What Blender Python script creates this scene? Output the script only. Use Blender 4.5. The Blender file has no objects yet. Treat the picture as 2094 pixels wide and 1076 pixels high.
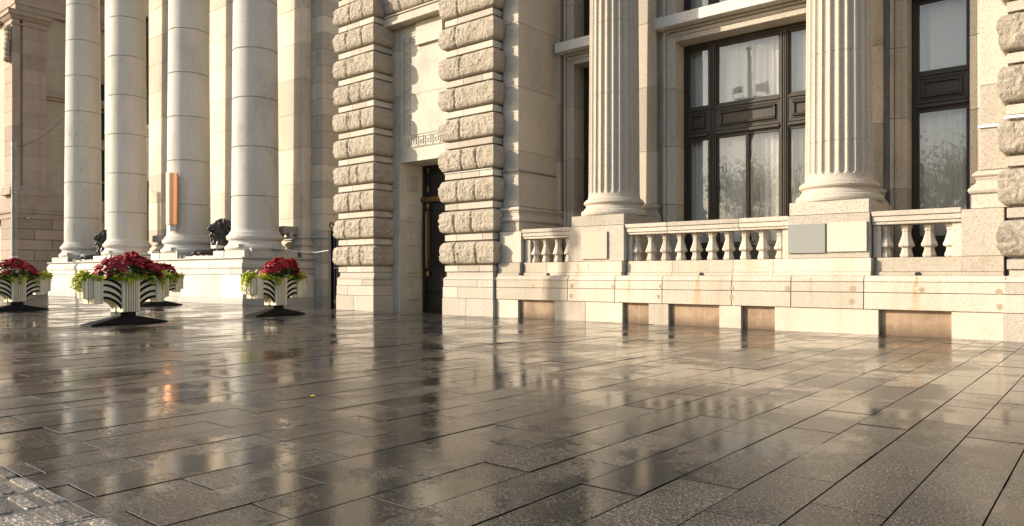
import bpy, math, random
from mathutils import Vector, noise, Matrix
random.seed(7)
D = bpy.data
sc = bpy.context.scene
COL = sc.collection
R = math.radians
# ---------------------------------------------------------------- camera
cam = D.objects.new('camera', D.cameras.new('camera')); COL.objects.link(cam)
cam.location = (0, 0, 1.0); cam.rotation_euler = (R(90), 0, R(39.6))
cam.data.sensor_width = 36; cam.data.lens = 36*1500/2094; cam.data.shift_y = 25/2094
cam.data.clip_start = 0.05; cam.data.clip_end = 3000
sc.camera = cam
# ---------------------------------------------------------------- sky, sun, exposure
SUN_EL, SUN_AZ = 20.0, 48.0                  # azimuth measured from -Y towards -X
w = D.worlds.new('World'); sc.world = w; w.use_nodes = True
nt = w.node_tree; bg = nt.nodes['Background']
sky = nt.nodes.new('ShaderNodeTexSky'); sky.sky_type = 'NISHITA'; sky.sun_disc = False
sky.sun_elevation = R(SUN_EL); sky.sun_rotation = R(180+SUN_AZ); sky.dust_density = 1.8; sky.air_density = 1.0; sky.ozone_density = 0.6
nt.links.new(sky.outputs[0], bg.inputs[0]); bg.inputs[1].default_value = 0.14
sun = D.objects.new('sun', D.lights.new('sun', 'SUN')); COL.objects.link(sun)
sun.data.energy = 3.8; sun.data.angle = R(0.6); sun.data.color = (1.0, 0.885, 0.725)
sd = Vector((-math.sin(R(SUN_AZ))*math.cos(R(SUN_EL)), -math.cos(R(SUN_AZ))*math.cos(R(SUN_EL)), math.sin(R(SUN_EL))))
sun.rotation_euler = sd.to_track_quat('Z', 'Y').to_euler(); sun.location = (-20, -20, 30)
sc.view_settings.view_transform = 'Standard'; sc.view_settings.look = 'None'
sc.view_settings.exposure = 0.84; sc.view_settings.gamma = 1.0
sc.cycles.max_bounces = 8; sc.cycles.diffuse_bounces = 4; sc.cycles.transparent_max_bounces = 16

# ---------------------------------------------------------------- materials
class NT:
    def __init__(s, name):
        s.m = D.materials.new(name); s.m.use_nodes = True; s.t = s.m.node_tree
        s.b = s.t.nodes['Principled BSDF']; s.out = s.t.nodes['Material Output']
        s.co = s.n('ShaderNodeTexCoord').outputs['Object']
    def n(s, k, **kw):
        o = s.t.nodes.new(k)
        for a, v in kw.items(): setattr(o, a, v)
        return o
    def L(s, a, b): s.t.links.new(a, b)
    def sep(s):
        x = s.n('ShaderNodeSeparateXYZ'); s.L(s.co, x.inputs[0]); return x.outputs
    def map(s, scale=(1, 1, 1), loc=(0, 0, 0), src=None):
        m = s.n('ShaderNodeMapping'); m.inputs['Scale'].default_value = scale; m.inputs['Location'].default_value = loc
        s.L(src or s.co, m.inputs[0]); return m.outputs[0]
    def noise(s, scale, detail=3, rough=.55, vec=None, out=0):
        x = s.n('ShaderNodeTexNoise'); x.inputs['Scale'].default_value = scale; x.inputs['Detail'].default_value = detail
        x.inputs['Roughness'].default_value = rough; s.L(vec or s.co, x.inputs['Vector']); return x.outputs[out]
    def ramp(s, src, pts):
        r = s.n('ShaderNodeValToRGB'); e = r.color_ramp.elements
        while len(e) < len(pts): e.new(.5)
        for i, (p, c) in enumerate(pts):
            e[i].position = p; e[i].color = (*c, 1) if isinstance(c, tuple) else (c, c, c, 1)
        s.L(src, r.inputs[0]); return r.outputs[0]
    def mix(s, f, a, b, mode='MIX'):
        x = s.n('ShaderNodeMix', data_type='RGBA', blend_type=mode)
        for i, v in ((0, f), (6, a), (7, b)):
            if isinstance(v, (int, float)): x.inputs[i].default_value = v if i == 0 else (v, v, v, 1)
            elif isinstance(v, tuple): x.inputs[i].default_value = (*v, 1)
            else: s.L(v, x.inputs[i])
        return x.outputs[2]
    def math(s, op, a, b=0.0, c=0.0, clamp=False):
        x = s.n('ShaderNodeMath', operation=op, use_clamp=clamp)
        for i, v in enumerate((a, b, c)):
            if isinstance(v, (int, float)): x.inputs[i].default_value = v
            else: s.L(v, x.inputs[i])
        return x.outputs[0]
    def bump(s, h, strength, dist, nrm=None):
        x = s.n('ShaderNodeBump'); x.inputs['Strength'].default_value = strength; x.inputs['Distance'].default_value = dist
        s.L(h, x.inputs['Height'])
        if nrm: s.L(nrm, x.inputs['Normal'])
        return x.outputs[0]
    def set(s, **kw):
        for k, v in kw.items():
            k = k.replace('_', ' ')
            if isinstance(v, (int, float)): s.b.inputs[k].default_value = v
            elif isinstance(v, tuple): s.b.inputs[k].default_value = (*v, 1)
            else: s.L(v, s.b.inputs[k])
        return s.m

def granite(name, col, dark, speck=.55, fine=95, stain=.35, rough=.8, bumpd=.004, coarse=0, rust=None, bc=None):
    m = NT(name)
    sp = m.noise(fine, 2, .7)
    f1 = m.ramp(sp, [(.36, 0.0), (.47, 1.0)])
    sp2 = m.noise(fine*.55, 2, .6, m.map(loc=(5, 3, 2)))
    f2 = m.ramp(sp2, [(.52, 0.0), (.64, 1.0)])
    c = m.mix(m.math('MULTIPLY', m.math('SUBTRACT', 1.0, f1), speck), col, dark)
    c = m.mix(m.math('MULTIPLY', f2, speck*.5), c, tuple(min(1, v*1.3) for v in col))
    big = m.ramp(m.noise(.9, 5, .6), [(.35, 0.0), (.7, 1.0)])
    c = m.mix(m.math('MULTIPLY', big, stain), c, tuple(v*.72 for v in col))
    drip = m.ramp(m.noise(1, 4, .6, m.map((3.2, 3.2, .35))), [(.48, 0.0), (.72, 1.0)])
    c = m.mix(m.math('MULTIPLY', drip, stain*.8), c, (col[0]*.66, col[1]*.56, col[2]*.42))
    gm = m.math('MULTIPLY', m.ramp(m.noise(.55, 7, .7, m.map((1, 1, .7), (7, 2, 4))), [(.55, 0.0), (.68, 1.0)]), m.ramp(m.noise(9, 4, .7), [(.35, .3), (.65, 1.0)]))
    c = m.mix(m.math('MULTIPLY', gm, .55), c, (col[0]*.45, col[1]*.43, col[2]*.40))
    info = m.n('ShaderNodeAttribute', attribute_name='tint')
    c = m.mix(1.0, c, m.math('ADD', .80, m.math('MULTIPLY', info.outputs['Fac'], .40)), 'MULTIPLY')
    if rust:
        x, y, z = m.sep()
        wob = m.math('MULTIPLY', m.math('SUBTRACT', m.noise(7, 3), .5), .10)
        tot = None
        for (rx, rz, wd, ln) in rust:
            g = m.math('SUBTRACT', rz, z)
            wid = m.math('ADD', .02, m.math('MULTIPLY', g, wd))
            dx = m.math('ABSOLUTE', m.math('ADD', m.math('SUBTRACT', x, rx), wob))
            k = m.math('SUBTRACT', 1.0, m.math('DIVIDE', dx, wid), clamp=True)
            k = m.math('MULTIPLY', k, m.math('GREATER_THAN', g, 0.0))
            k = m.math('MULTIPLY', k, m.math('SUBTRACT', 1.0, m.math('DIVIDE', g, ln), clamp=True))
            tot = k if tot is None else m.math('MAXIMUM', tot, k)
        c = m.mix(m.math('MULTIPLY', m.math('MULTIPLY', tot, m.ramp(m.noise(18, 4, .7), [(.3, .3), (.6, 1.0)])), 1.15, clamp=True), c, (.40, .23, .08))
    h = m.math('ADD', m.math('MULTIPLY', sp, .5), m.noise(14, 3, .6))
    n = m.bump(h, .7, bumpd)
    if coarse:
        n = m.bump(m.noise(11, 6, .68, m.map((1.3, 1.3, 1))), 1.0, coarse, n)
    m.b.inputs['Specular IOR Level'].default_value = .22
    return m.set(Base_Color=c, Roughness=rough, Normal=n)

GR = (.50, .445, .37)
M = {}
M['granite'] = granite('speckled_granite', GR, (.15, .13, .11), .9, 78, .30)
M['granite_fine'] = granite('pale_granite', (.58, .55, .50), (.26, .24, .21), .75, 55, .30)
M['granite_warm'] = granite('warm_granite', (.60, .54, .45), (.36, .31, .25), .6, 42, .25)
M['granite_rough'] = granite('rock_faced_granite', (.45, .39, .31), (.16, .135, .11), .8, 70, .3, bumpd=.02, coarse=.05)
M['plinth'] = granite('plinth_granite', (.54, .475, .385), (.15, .12, .095), .9, 74, .50,
                      rust=[(x_+6.4, z_, w_, l_) for x_, z_, w_, l_ in ((-10.141, .99, .15, .85), (-6.358, .99, .24, 1.2), (-2.546, .99, .22, 1.1), (-9.25, 1.25, .05, .5), (-4.2, .95, .06, .6), (-7.9, .95, .05, .5), (-8.95, 1.25, .04, .4))])
def panelmat():
    m = NT('stained_sandstone'); x, y, z = m.sep()
    c = m.mix(m.ramp(m.noise(2.2, 6, .7), [(.32, 0.0), (.68, 1.0)]), (.36, .25, .16), (.22, .15, .095))
    c = m.mix(m.math('MULTIPLY', m.ramp(m.noise(1, 4, .6, m.map((7, 7, .8))), [(.45, 0.0), (.7, 1.0)]), .6), c, (.40, .29, .19))
    k = m.math('SUBTRACT', 1.0, m.math('DIVIDE', z, m.math('ADD', .05, m.math('MULTIPLY', m.noise(5, 4, .7), .34))), clamp=True)
    c = m.mix(m.math('MULTIPLY', k, .85), c, (.10, .065, .04))
    v = m.n('ShaderNodeTexVoronoi', feature='DISTANCE_TO_EDGE'); v.inputs['Scale'].default_value = 2.6
    w_ = m.n('ShaderNodeVectorMath', operation='ADD'); m.L(m.co, w_.inputs[0]); ns = m.noise(4, 4, .7, out=1); m.L(ns, w_.inputs[1]); m.L(w_.outputs[0], v.inputs['Vector'])
    cr = m.math('MULTIPLY', m.ramp(v.outputs['Distance'], [(.0, 1.0), (.022, 0.0)]), m.ramp(m.noise(1.7, 2), [(.50, 0.0), (.56, 1.0)]))
    c = m.mix(m.math('MULTIPLY', cr, .7), c, (.06, .04, .03))
    return m.set(Base_Color=c, Roughness=.85, Normal=m.bump(m.noise(40, 4, .7), .5, .004))
M['panel_stone'] = panelmat()
M['brown_stone'] = granite('brown_stone', (.38, .305, .245), (.27, .215, .175), .4, 30, .4)
M['marble'] = granite('marble', (.50, .465, .39), (.40, .36, .29), .25, 12, .35, .7, .001)

def simple(name, col, rough=.5, metal=0.0, spec=.5, var=.0, scale=6, bmp=0):
    m = NT(name)
    c = col
    if var:
        c = m.mix(m.ramp(m.noise(scale, 4), [(.35, 0.0), (.7, 1.0)]), col, tuple(v*(1-var) for v in col))
    kw = dict(Base_Color=c, Roughness=rough, Metallic=metal)
    if bmp: kw['Normal'] = m.bump(m.noise(scale*6, 3), .5, bmp)
    m.b.inputs['Specular IOR Level'].default_value = spec
    return m.set(**kw)
M['bronze'] = simple('bronze_paint', (.040, .031, .020), .45, 0, .35, .35, 3, .002)
M['gate'] = simple('black_iron', (.010, .010, .010), .7, 0, .15)
M['door'] = simple('door_dark_metal', (.012, .011, .010), .35, 0, .5, .3)
M['grille'] = simple('dark_grille', (.035, .033, .03), .5)
M['gold'] = simple('brass', (.24, .17, .07), .38, .85, .5, .3)
M['copper'] = simple('copper', (1.0, .50, .29), .30, .85, .6, .10, 2)
M['statue'] = simple('statue_bronze', (.055, .052, .050), .36, .6, .6, .5, 8, .006)
M['cream'] = simple('cream_paint', (.84, .74, .53), .5, 0, .4, .12, 3)
M['black'] = simple('black_paint', (.009, .008, .008), .65, 0, .2, .2, 4)
M['lightbox'] = simple('grey_lamp_housing', (.42, .43, .41), .5, 0, .5, .15)
M['boxgrey'] = simple('grey_box', (.30, .285, .26), .6, 0, .5, .15)
M['white'] = simple('white_plastic', (.7, .7, .68), .5)
M['cable'] = simple('cable_sheath', (.30, .28, .25), .6)
M['darkcable'] = simple('dark_cable', (.04, .035, .03), .6)
M['pole'] = simple('galvanised_pole', (.26, .25, .23), .55, .2, .5, .35, 3)
M['polewhite'] = simple('pole_sleeve', (.55, .58, .60), .6)
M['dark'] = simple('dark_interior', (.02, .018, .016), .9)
M['green'] = simple('dark_green_glass', (.012, .030, .028), .35)

M['plq_beige'] = simple('beige_plaque', (.46, .41, .315), .65, 0, .15, .06, 2)
M['plq_grey'] = simple('grey_plaque', (.25, .255, .24), .6, 0, .2, .06, 2)
M['plq_cream'] = simple('cream_plaque', (.52, .465, .39), .65, 0, .15, .04, 2)
M['plug'] = granite('plug_mortar', (.36, .28, .19), (.2, .16, .12), .5, 60, .3)
M['earth'] = simple('soil', (.03, .02, .012), .95)

def leafmat(name, col, col2, trans=.25):
    m = NT(name)
    a = m.n('ShaderNodeAttribute', attribute_name='tint')
    c = m.mix(a.outputs['Fac'], col, col2)
    m.set(Base_Color=c, Roughness=.5)
    tr = m.n('ShaderNodeBsdfTranslucent'); m.L(c, tr.inputs[0])
    mx = m.n('ShaderNodeMixShader'); mx.inputs[0].default_value = trans
    m.L(m.b.outputs[0], mx.inputs[1]); m.L(tr.outputs[0], mx.inputs[2]); m.L(mx.outputs[0], m.out.inputs[0])
    return m.m
M['curtain'] = leafmat('curtain_cloth', (.92, .88, .79), (.92, .88, .79), .35)
M['red'] = leafmat('red_bract', (.24, .002, .005), (.50, .006, .010), .25)
M['lime'] = leafmat('lime_leaf', (.30, .38, .01), (.58, .60, .04), .35)
M['leaf'] = leafmat('dark_leaf', (.025, .06, .012), (.06, .10, .02), .15)
M['tree'] = leafmat('tree_leaf', (.05, .06, .015), (.13, .10, .03), .3)
M['yellow'] = simple('yellow_petal', (.8, .5, .02), .6)
M['bark'] = simple('bark', (.10, .08, .06), .9, 0, .3, .4, 4, .02)

def glass():
    m = NT('window_glass')
    fr = m.n('ShaderNodeLayerWeight'); fr.inputs[0].default_value = .22
    g = m.n('ShaderNodeBsdfGlossy'); g.inputs['Roughness'].default_value = .012; g.inputs['Color'].default_value = (1, 1, 1, 1)
    wv = m.noise(1.6, 1, .5); m.L(m.bump(wv, .10, .02), g.inputs['Normal'])
    t = m.n('ShaderNodeBsdfTransparent'); t.inputs[0].default_value = (.98, .99, .98, 1)
    mx = m.n('ShaderNodeMixShader')
    m.L(m.math('ADD', .08, m.math('MULTIPLY', fr.outputs['Fresnel'], 1.1), clamp=True), mx.inputs[0])
    m.L(t.outputs[0], mx.inputs[1]); m.L(g.outputs[0], mx.inputs[2]); m.L(mx.outputs[0], m.out.inputs[0])
    return m.m
M['glass'] = glass()

def brick():
    m = NT('cream_brick')
    v = m.n('ShaderNodeMapping'); v.inputs['Rotation'].default_value = (R(90), 0, R(90)); m.L(m.co, v.inputs[0])
    x, y, z = m.sep(); cb = m.n('ShaderNodeCombineXYZ'); m.L(y, cb.inputs[0]); m.L(z, cb.inputs[1])
    b = m.n('ShaderNodeTexBrick'); m.L(cb.outputs[0], b.inputs[0]); b.inputs['Scale'].default_value = 1
    b.inputs['Brick Width'].default_value = .26; b.inputs['Row Height'].default_value = .085; b.inputs['Mortar Size'].default_value = .006
    b.inputs['Color1'].default_value = (.50, .44, .33, 1); b.inputs['Color2'].default_value = (.43, .37, .28, 1); b.inputs['Mortar'].default_value = (.30, .25, .18, 1)
    c = m.mix(m.math('MULTIPLY', m.ramp(m.noise(.8, 4), [(.4, 0.0), (.7, 1.0)]), .3), b.outputs[0], (.32, .27, .20))
    return m.set(Base_Color=c, Roughness=.85)
M['brick'] = brick()

def wet(name, base, dark, tact=False):
    m = NT(name)
    t = m.n('ShaderNodeAttribute', attribute_name='tint').outputs['Fac']
    sp = m.noise(48, 4, .85)
    c = m.mix(m.ramp(sp, [(.44, 0.0), (.56, 1.0)]), dark, base)
    c = m.mix(m.math('MULTIPLY', m.ramp(m.noise(85, 2, .8), [(.56, 0.0), (.62, 1.0)]), .8), c, tuple(v*4.0 for v in base))
    c = m.mix(m.math('MULTIPLY', m.ramp(m.noise(1.1, 5, .62), [(.38, 0.0), (.66, 1.0)]), .5), c, tuple(v*.45 for v in base))
    c = m.mix(1.0, c, m.math('ADD', .55, m.math('MULTIPLY', t, .9)), 'MULTIPLY')
    # water film: pooled and smooth in places, thin over the flamed grain elsewhere, with torn edges
    wn = m.math('ADD', m.math('ADD', m.noise(.7, 7, .66, m.map((1, 1, 1), (3, 1, 0))), m.math('MULTIPLY', m.math('SUBTRACT', t, .5), .10)), m.math('MULTIPLY', m.math('SUBTRACT', m.noise(30, 5, .8), .5), .42))
    film = m.ramp(wn, [(.46, 0.0), (.53, 1.0)])
    c = m.mix(m.math('SUBTRACT', 1.0, film), c, m.mix(.5, c, tuple(v*.5 for v in base)))
    rough = m.math('ADD', .035, m.math('MULTIPLY', film, .185))
    if tact: rough = m.math('ADD', rough, .3)
    bp = m.n('ShaderNodeBump'); bp.inputs['Distance'].default_value = .004
    m.L(m.math('ADD', sp, m.math('MULTIPLY', m.noise(6, 3, .6), 1.2)), bp.inputs['Height'])
    m.L(m.math('ADD', .07, m.math('MULTIPLY', film, .30)), bp.inputs['Strength'])
    m.b.inputs['IOR'].default_value = 1.5
    lvl = m.math('MULTIPLY', m.math('SUBTRACT', .90, m.math('MULTIPLY', film, .58)), m.math('GREATER_THAN', t, -.1))
    return m.set(Base_Color=c, Roughness=rough, Normal=bp.outputs[0], Specular_IOR_Level=lvl if not tact else .03)
M['paver'] = wet('wet_granite_paver', (.080, .071, .058), (.008, .007, .006))
M['tactile'] = wet('tactile_paver', (.34, .29, .225), (.18, .15, .115), True)
M['joint'] = simple('wet_joint', (.009, .006, .003), .95, 0, .0)
M['asphalt'] = simple('asphalt', (.05, .048, .045), .6, 0, .5, .3, 2, .004)

# ---------------------------------------------------------------- mesh builder
class MB:
    def __init__(s): s.v = []; s.f = []; s.t = []; s.sm = []
    def face(s, idx, tint=.5, smooth=False): s.f.append(idx); s.t.append(tint); s.sm.append(smooth)
    def box(s, x0, x1, y0, y1, z0, z1, tint=None):
        tint = random.random() if tint is None else tint
        b = len(s.v)
        s.v += [(x, y, z) for z in (z0, z1) for y in (y0, y1) for x in (x0, x1)]
        for q in ((0, 2, 3, 1), (4, 5, 7, 6), (0, 1, 5, 4), (2, 6, 7, 3), (0, 4, 6, 2), (1, 3, 7, 5)):
            s.face([b+i for i in q], tint)
        return s
    def hexa(s, bot, top, tint=None):
        tint = random.random() if tint is None else tint
        b = len(s.v); n = len(bot); s.v += list(bot)+list(top)
        s.face([b+i for i in range(n)][::-1], tint); s.face([b+n+i for i in range(n)], tint)
        for i in range(n):
            j = (i+1) % n; s.face([b+i, b+j, b+n+j, b+n+i], tint)
        return s
    def lathe(s, cx, cy, prof, n=48, a0=0.0, smooth=True, flute=None, tint=.5):
        """prof = [(r, z)], bottom to top, capped; flute(theta, i) -> radius reduction"""
        b = len(s.v)
        for i, (r, z) in enumerate(prof):
            for k in range(n):
                a = a0+2*math.pi*k/n
                rr = r-(flute(k/n, z) if flute else 0)
                s.v.append((cx+rr*math.cos(a), cy+rr*math.sin(a), z))
        for i in range(len(prof)-1):
            for k in range(n):
                j = (k+1) % n
                s.face([b+i*n+k, b+i*n+j, b+(i+1)*n+j, b+(i+1)*n+k], tint, smooth)
        s.face([b+k for k in range(n)][::-1], tint); s.face([b+(len(prof)-1)*n+k for k in range(n)], tint)
        return s
    def sweep(s, x0, x1, y0, y1, prof, tint=.5):
        """moulding round a rectangle: prof = [(outward offset, z)]"""
        b = len(s.v)
        for o, z in prof: s.v += [(x0-o, y0-o, z), (x1+o, y0-o, z), (x1+o, y1+o, z), (x0-o, y1+o, z)]
        for i in range(len(prof)-1):
            for k in range(4):
                j = (k+1) % 4; s.face([b+4*i+k, b+4*i+j, b+4*i+4+j, b+4*i+4+k], tint)
        s.face([b+3, b+2, b+1, b], tint); e = b+4*(len(prof)-1); s.face([e, e+1, e+2, e+3], tint)
        return s
    def tube(s, pts, r, n=8, tint=.5):
        b = len(s.v); pts = [Vector(p) for p in pts]; rr = r if isinstance(r, (list, tuple)) else [r]*len(pts)
        for i, p in enumerate(pts):
            d = (pts[min(i+1, len(pts)-1)]-pts[max(i-1, 0)]).normalized()
            u = d.orthogonal().normalized() if abs(d.z) > .99 else Vector((0, 0, 1)).cross(d).normalized()
            v = d.cross(u)
            for k in range(n):
                a = 2*math.pi*k/n; s.v.append(tuple(p+(u*math.cos(a)+v*math.sin(a))*rr[i]))
        for i in range(len(pts)-1):
            for k in range(n):
                j = (k+1) % n; s.face([b+i*n+k, b+i*n+j, b+(i+1)*n+j, b+(i+1)*n+k], tint, True)
        s.face([b+k for k in range(n)][::-1], tint); s.face([b+(len(pts)-1)*n+k for k in range(n)], tint)
        return s
    def ellipsoid(s, c, r, rot=None, nu=24, nv=16, fn=None):
        b = len(s.v); c = Vector(c)
        for j in range(nv+1):
            ph = math.pi*j/nv
            for i in range(nu):
                a = 2*math.pi*i/nu
                d = Vector((math.sin(ph)*math.cos(a), math.sin(ph)*math.sin(a), -math.cos(ph)))
                k = 1+(fn(d, a, ph) if fn else 0)
                p = Vector((d.x*r[0]*k, d.y*r[1]*k, d.z*r[2]*k))
                if rot: p = rot @ p
                s.v.append(tuple(c+p))
        for j in range(nv):
            for i in range(nu):
                k = (i+1) % nu; s.face([b+j*nu+i, b+j*nu+k, b+(j+1)*nu+k, b+(j+1)*nu+i], .5, True)
        return s
    def grid(s, P, nu, nv, tint=.5, smooth=True):
        b = len(s.v)
        for j in range(nv+1):
            for i in range(nu+1): s.v.append(tuple(P(i/nu, j/nv)))
        for j in range(nv):
            for i in range(nu):
                a = b+j*(nu+1)+i; s.face([a, a+1, a+nu+2, a+nu+1], tint, smooth)
        return s
    def build(s, name, mat, parent=None, bevel=0, seg=1, loc=None):
        me = D.meshes.new(name); off = ORG.get(parent.name, Vector((0, 0, 0))) if parent else Vector(loc or (0, 0, 0))
        me.from_pydata([tuple(Vector(p)-off) for p in s.v], [], s.f)
        me.materials.append(M[mat] if isinstance(mat, str) else mat)
        a = me.attributes.new('tint', 'FLOAT', 'FACE'); a.data.foreach_set('value', s.t)
        me.polygons.foreach_set('use_smooth', s.sm); me.update()
        if any(s.sm): me.set_sharp_from_angle(angle=R(42 if 'rock' in name else 24))
        o = D.objects.new(name, me); COL.objects.link(o)
        if parent: o.parent = parent; ORG[o.name] = off
        elif loc: o.location = loc
        if bevel:
            md = o.modifiers.new('bevel', 'BEVEL'); md.width = bevel; md.segments = seg; md.limit_method = 'ANGLE'; md.angle_limit = R(50)
        return o
ORG = {}
def thing(name, loc, label, cat, rz=0, group=None, local=False):
    o = D.objects.new(name, None); COL.objects.link(o); o.location = loc; o.rotation_euler.z = rz; o.empty_display_size = .2
    ORG[o.name] = Vector((0, 0, 0)) if local else Vector(loc)
    return tag(o, label, cat, group)
def tag(o, label, cat, group=None):
    o['label'] = label; o['category'] = cat
    if group: o['group'] = group
    return o
def struct(o): o['kind'] = 'structure'; return o
def lerp(a, b, t): return a+(b-a)*t

def stack(mb, x0, x1, y0, y1, zs, joints=(), g=.012, inset=.014, alt=0.0):
    """coursed ashlar: one box per block, thin open joints, a core behind them"""
    mb.box(x0+inset, x1-inset, y0+inset, y1-inset, zs[0]+.001, zs[-1]-.001, .1)
    for i in range(len(zs)-1):
        js = joints[i % len(joints)] if joints else []
        xs = [x0]+[j for j in js if x0+.05 < j < x1-.05]+[x1]
        for k in range(len(xs)-1):
            a = xs[k]+(g/2 if k else 0); b = xs[k+1]-(g/2 if k < len(xs)-2 else 0)
            mb.box(a, b, y0, y1, zs[i]+g/2, zs[i+1]-g/2)
    return mb
def frange(a, b, n): return [a+(b-a)*i/n for i in range(n+1)]

ATTIC = [(0.0, 0.0), (.02, .02), (.035, .07), (.02, .12), (0, .14), (0, .16), (-.03, .20), (-.045, .25), (-.03, .30), (-.03, .32), (-.012, .335), (0, .36), (-.012, .395), (-.03, .41), (-.03, .43), (-.065, .45)]

# ================================================================ GROUND
g = MB()
g.grid(lambda u, v: (lerp(-400, 400, u), lerp(-400, 13.44, v), -.007), 1, 1)
g.grid(lambda u, v: (lerp(-400, 400, u), 13.44, lerp(-.007, -.45, v)), 1, 1)
g.grid(lambda u, v: (lerp(-400, 400, u), lerp(13.44, 400, v), -.45), 1, 1)
struct(g.build('ground', 'joint'))
# pavers: strips run away from the building, half-bonded
g = MB(); t_ = MB()
PW, PL = .314, .788
def paver(mb, x0, x1, y0, y1, rnd=True):
    z = random.gauss(0, .0012); ax = random.gauss(0, .0016); ay = random.gauss(0, .0016); tint = min(1, max(0, random.gauss(.5, .2)))
    cx, cy = (x0+x1)/2, (y0+y1)/2; gx, gy, c = .0021, .0034, .0020
    def zz(x, y): return z+ax*(x-cx)+ay*(y-cy)
    lo = [(x0+gx, y0+gy), (x1-gx, y0+gy), (x1-gx, y1-gy), (x0+gx, y1-gy)]
    hi = [(x0+gx+c, y0+gy+c), (x1-gx-c, y0+gy+c), (x1-gx-c, y1-gy-c), (x0+gx+c, y1-gy-c)]
    b = len(mb.v)
    mb.v += [(x, y, -.012) for x, y in lo]+[(x, y, zz(x, y)-c) for x, y in lo]+[(x, y, zz(x, y)) for x, y in hi]
    for k in range(4):
        j = (k+1) % 4
        mb.face([b+k, b+j, b+4+j, b+4+k], -.55); mb.face([b+4+k, b+4+j, b+8+j, b+8+k], tint if k in (0, 2) else -.5)
    mb.face([b+8, b+9, b+10, b+11], tint)
k0 = int((-50+.418)/PW)-1
for k in range(k0, 22):
    x0 = -.418+PW*k; x1 = x0+PW
    y = 3.716+(0 if (k % 2) else PL/2)-PL*4
    if x0 > -4.2:
        pass
    while y+PL < 1.25: y += PL
    first = True
    while y < 13.42:
        a = 1.25 if first else y
        b = min(y+PL, 13.43)
        if b-a > .05: paver(g, x0, x1, a, b)
        y += PL; first = False
struct(g.build('pavement', 'paver'))
for k in range(k0, 22):
    x0 = -.418+PW*k; x1 = x0+PW
    for r in range(-14, 5):
        y0 = 1.245-.31*(5-r); y1 = y0+.31
        if y1 < -3: continue
        paver(t_, x0, x1, y0, y1)
        if y1 > 0.2 and -3.5 < x0 < 1 or y1 > .9:
            for q in range(3):
                yy = y0+.052+q*.1
                cx0, cx1 = x0+.026, x1-.026; w_ = .055
                lo = [(cx0, yy-.004), (cx1, yy-.004), (cx1, yy+w_), (cx0, yy+w_)]
                def rr(i0, o):  # rounded corner ring
                    out = []
                    for (sx, sy, px, py) in ((-1, -1, cx0, yy), (1, -1, cx1, yy), (1, 1, cx1, yy+w_), (-1, 1, cx0, yy+w_)):
                        for aa in (0, 1, 2):
                            base = {(-1, -1): 180, (1, -1): 270, (1, 1): 0, (-1, 1): 90}[(sx, sy)]+aa*45
                            rad = .014
                            out.append((px-sx*(rad+o)+rad*math.cos(R(base)), py-sy*(rad+o)+rad*math.sin(R(base)), i0))
                    return out
                t_.hexa(rr(-.003, 0), rr(.0075, 0.0035), random.random())
struct(t_.build('tactile_strip', 'tactile'))

# ================================================================ MAIN BUILDING
B = thing('granite_bank_building', (-6.4, 13.4, 0), 'big granite building with fluted columns, balustrade, curtained windows and a rock-faced doorway', 'building')
XC = -6.37
# --- plinth courses
pl = MB()
PX0, PX1 = -11.58, .6
panels = [(-10.898, -9.841), (-8.062, -7.446), (-6.99, -5.919), (-5.481, -4.852), (-3.103, -2.044)]
xs = [PX0]+[v for p in panels for v in p]+[PX1]
extra = [-9.0, -1.33]
for i in range(0, len(xs), 2):
    segs = [xs[i]]+[e for e in extra if xs[i]+.2 < e < xs[i+1]-.1]+[xs[i+1]]
    for a, b in zip(segs[:-1], segs[1:]): pl.box(a+.003, b-.003, 13.40, 13.9, -.4, .421)
vj = [-9.458, -8.241, -7.124, -5.661, -4.551, -3.331, -1.325]
segs = [PX0]+vj+[PX1]
for a, b in zip(segs[:-1], segs[1:]):
    tn = random.random()
    pl.box(a+.006, b-.006, 13.375, 13.9, .428, .702, tn)
    pl.hexa([(a+.006, 13.385, .712), (b-.006, 13.385, .712), (b-.006, 13.9, .712), (a+.006, 13.9, .712)],
            [(a+.006, 13.385, .885), (b-.006, 13.385, .885), (b-.006, 13.9, .885), (a+.006, 13.9, .885)], tn)
    pl.hexa([(a+.006, 13.37, .893), (b-.006, 13.37, .893), (b-.006, 13.9, .893), (a+.006, 13.9, .893)],
            [(a+.006, 13.44, .992), (b-.006, 13.44, .992), (b-.006, 13.9, .992), (a+.006, 13.9, .992)], tn)
pl.box(PX0+.01, PX1-.01, 13.43, 13.88, .43, .98, .1); pl.box(PX0+.01, PX1-.01, 13.60, 13.88, -.39, .429, .1)
pl.build('plinth', 'plinth', B, .008, 2)
for a, b in panels:
    q = MB().box(a-.01, b+.01, 13.49, 13.8, -.4, .427); q.build('recessed_panel', 'panel_stone', B)
# mortar plugs and weep holes
for (x, z) in ((-10.438, .751), (-9.351, .761), (-9.365, .544), (-8.265, .761), (-7.157, .772), (-7.201, .563), (-5.662, .759), (-5.662, .582), (-4.614, .761), (-3.505, .766), (-3.52, .548), (-2.458, .762), (-1.41, .746), (-1.40, .52), (-1.181, .594)):
    q = MB(); yf = 13.382 if z > .7 else 13.372; rr = random.uniform(.035, .055); n = 14
    ring = [(x+rr*math.cos(2*math.pi*i/n)*random.uniform(.85, 1.1), yf, z+rr*math.sin(2*math.pi*i/n)*random.uniform(.9, 1.15)) for i in range(n)]
    q.v += ring; q.face(list(range(n))); q.build('mortar_plug', 'plug', B)
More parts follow.
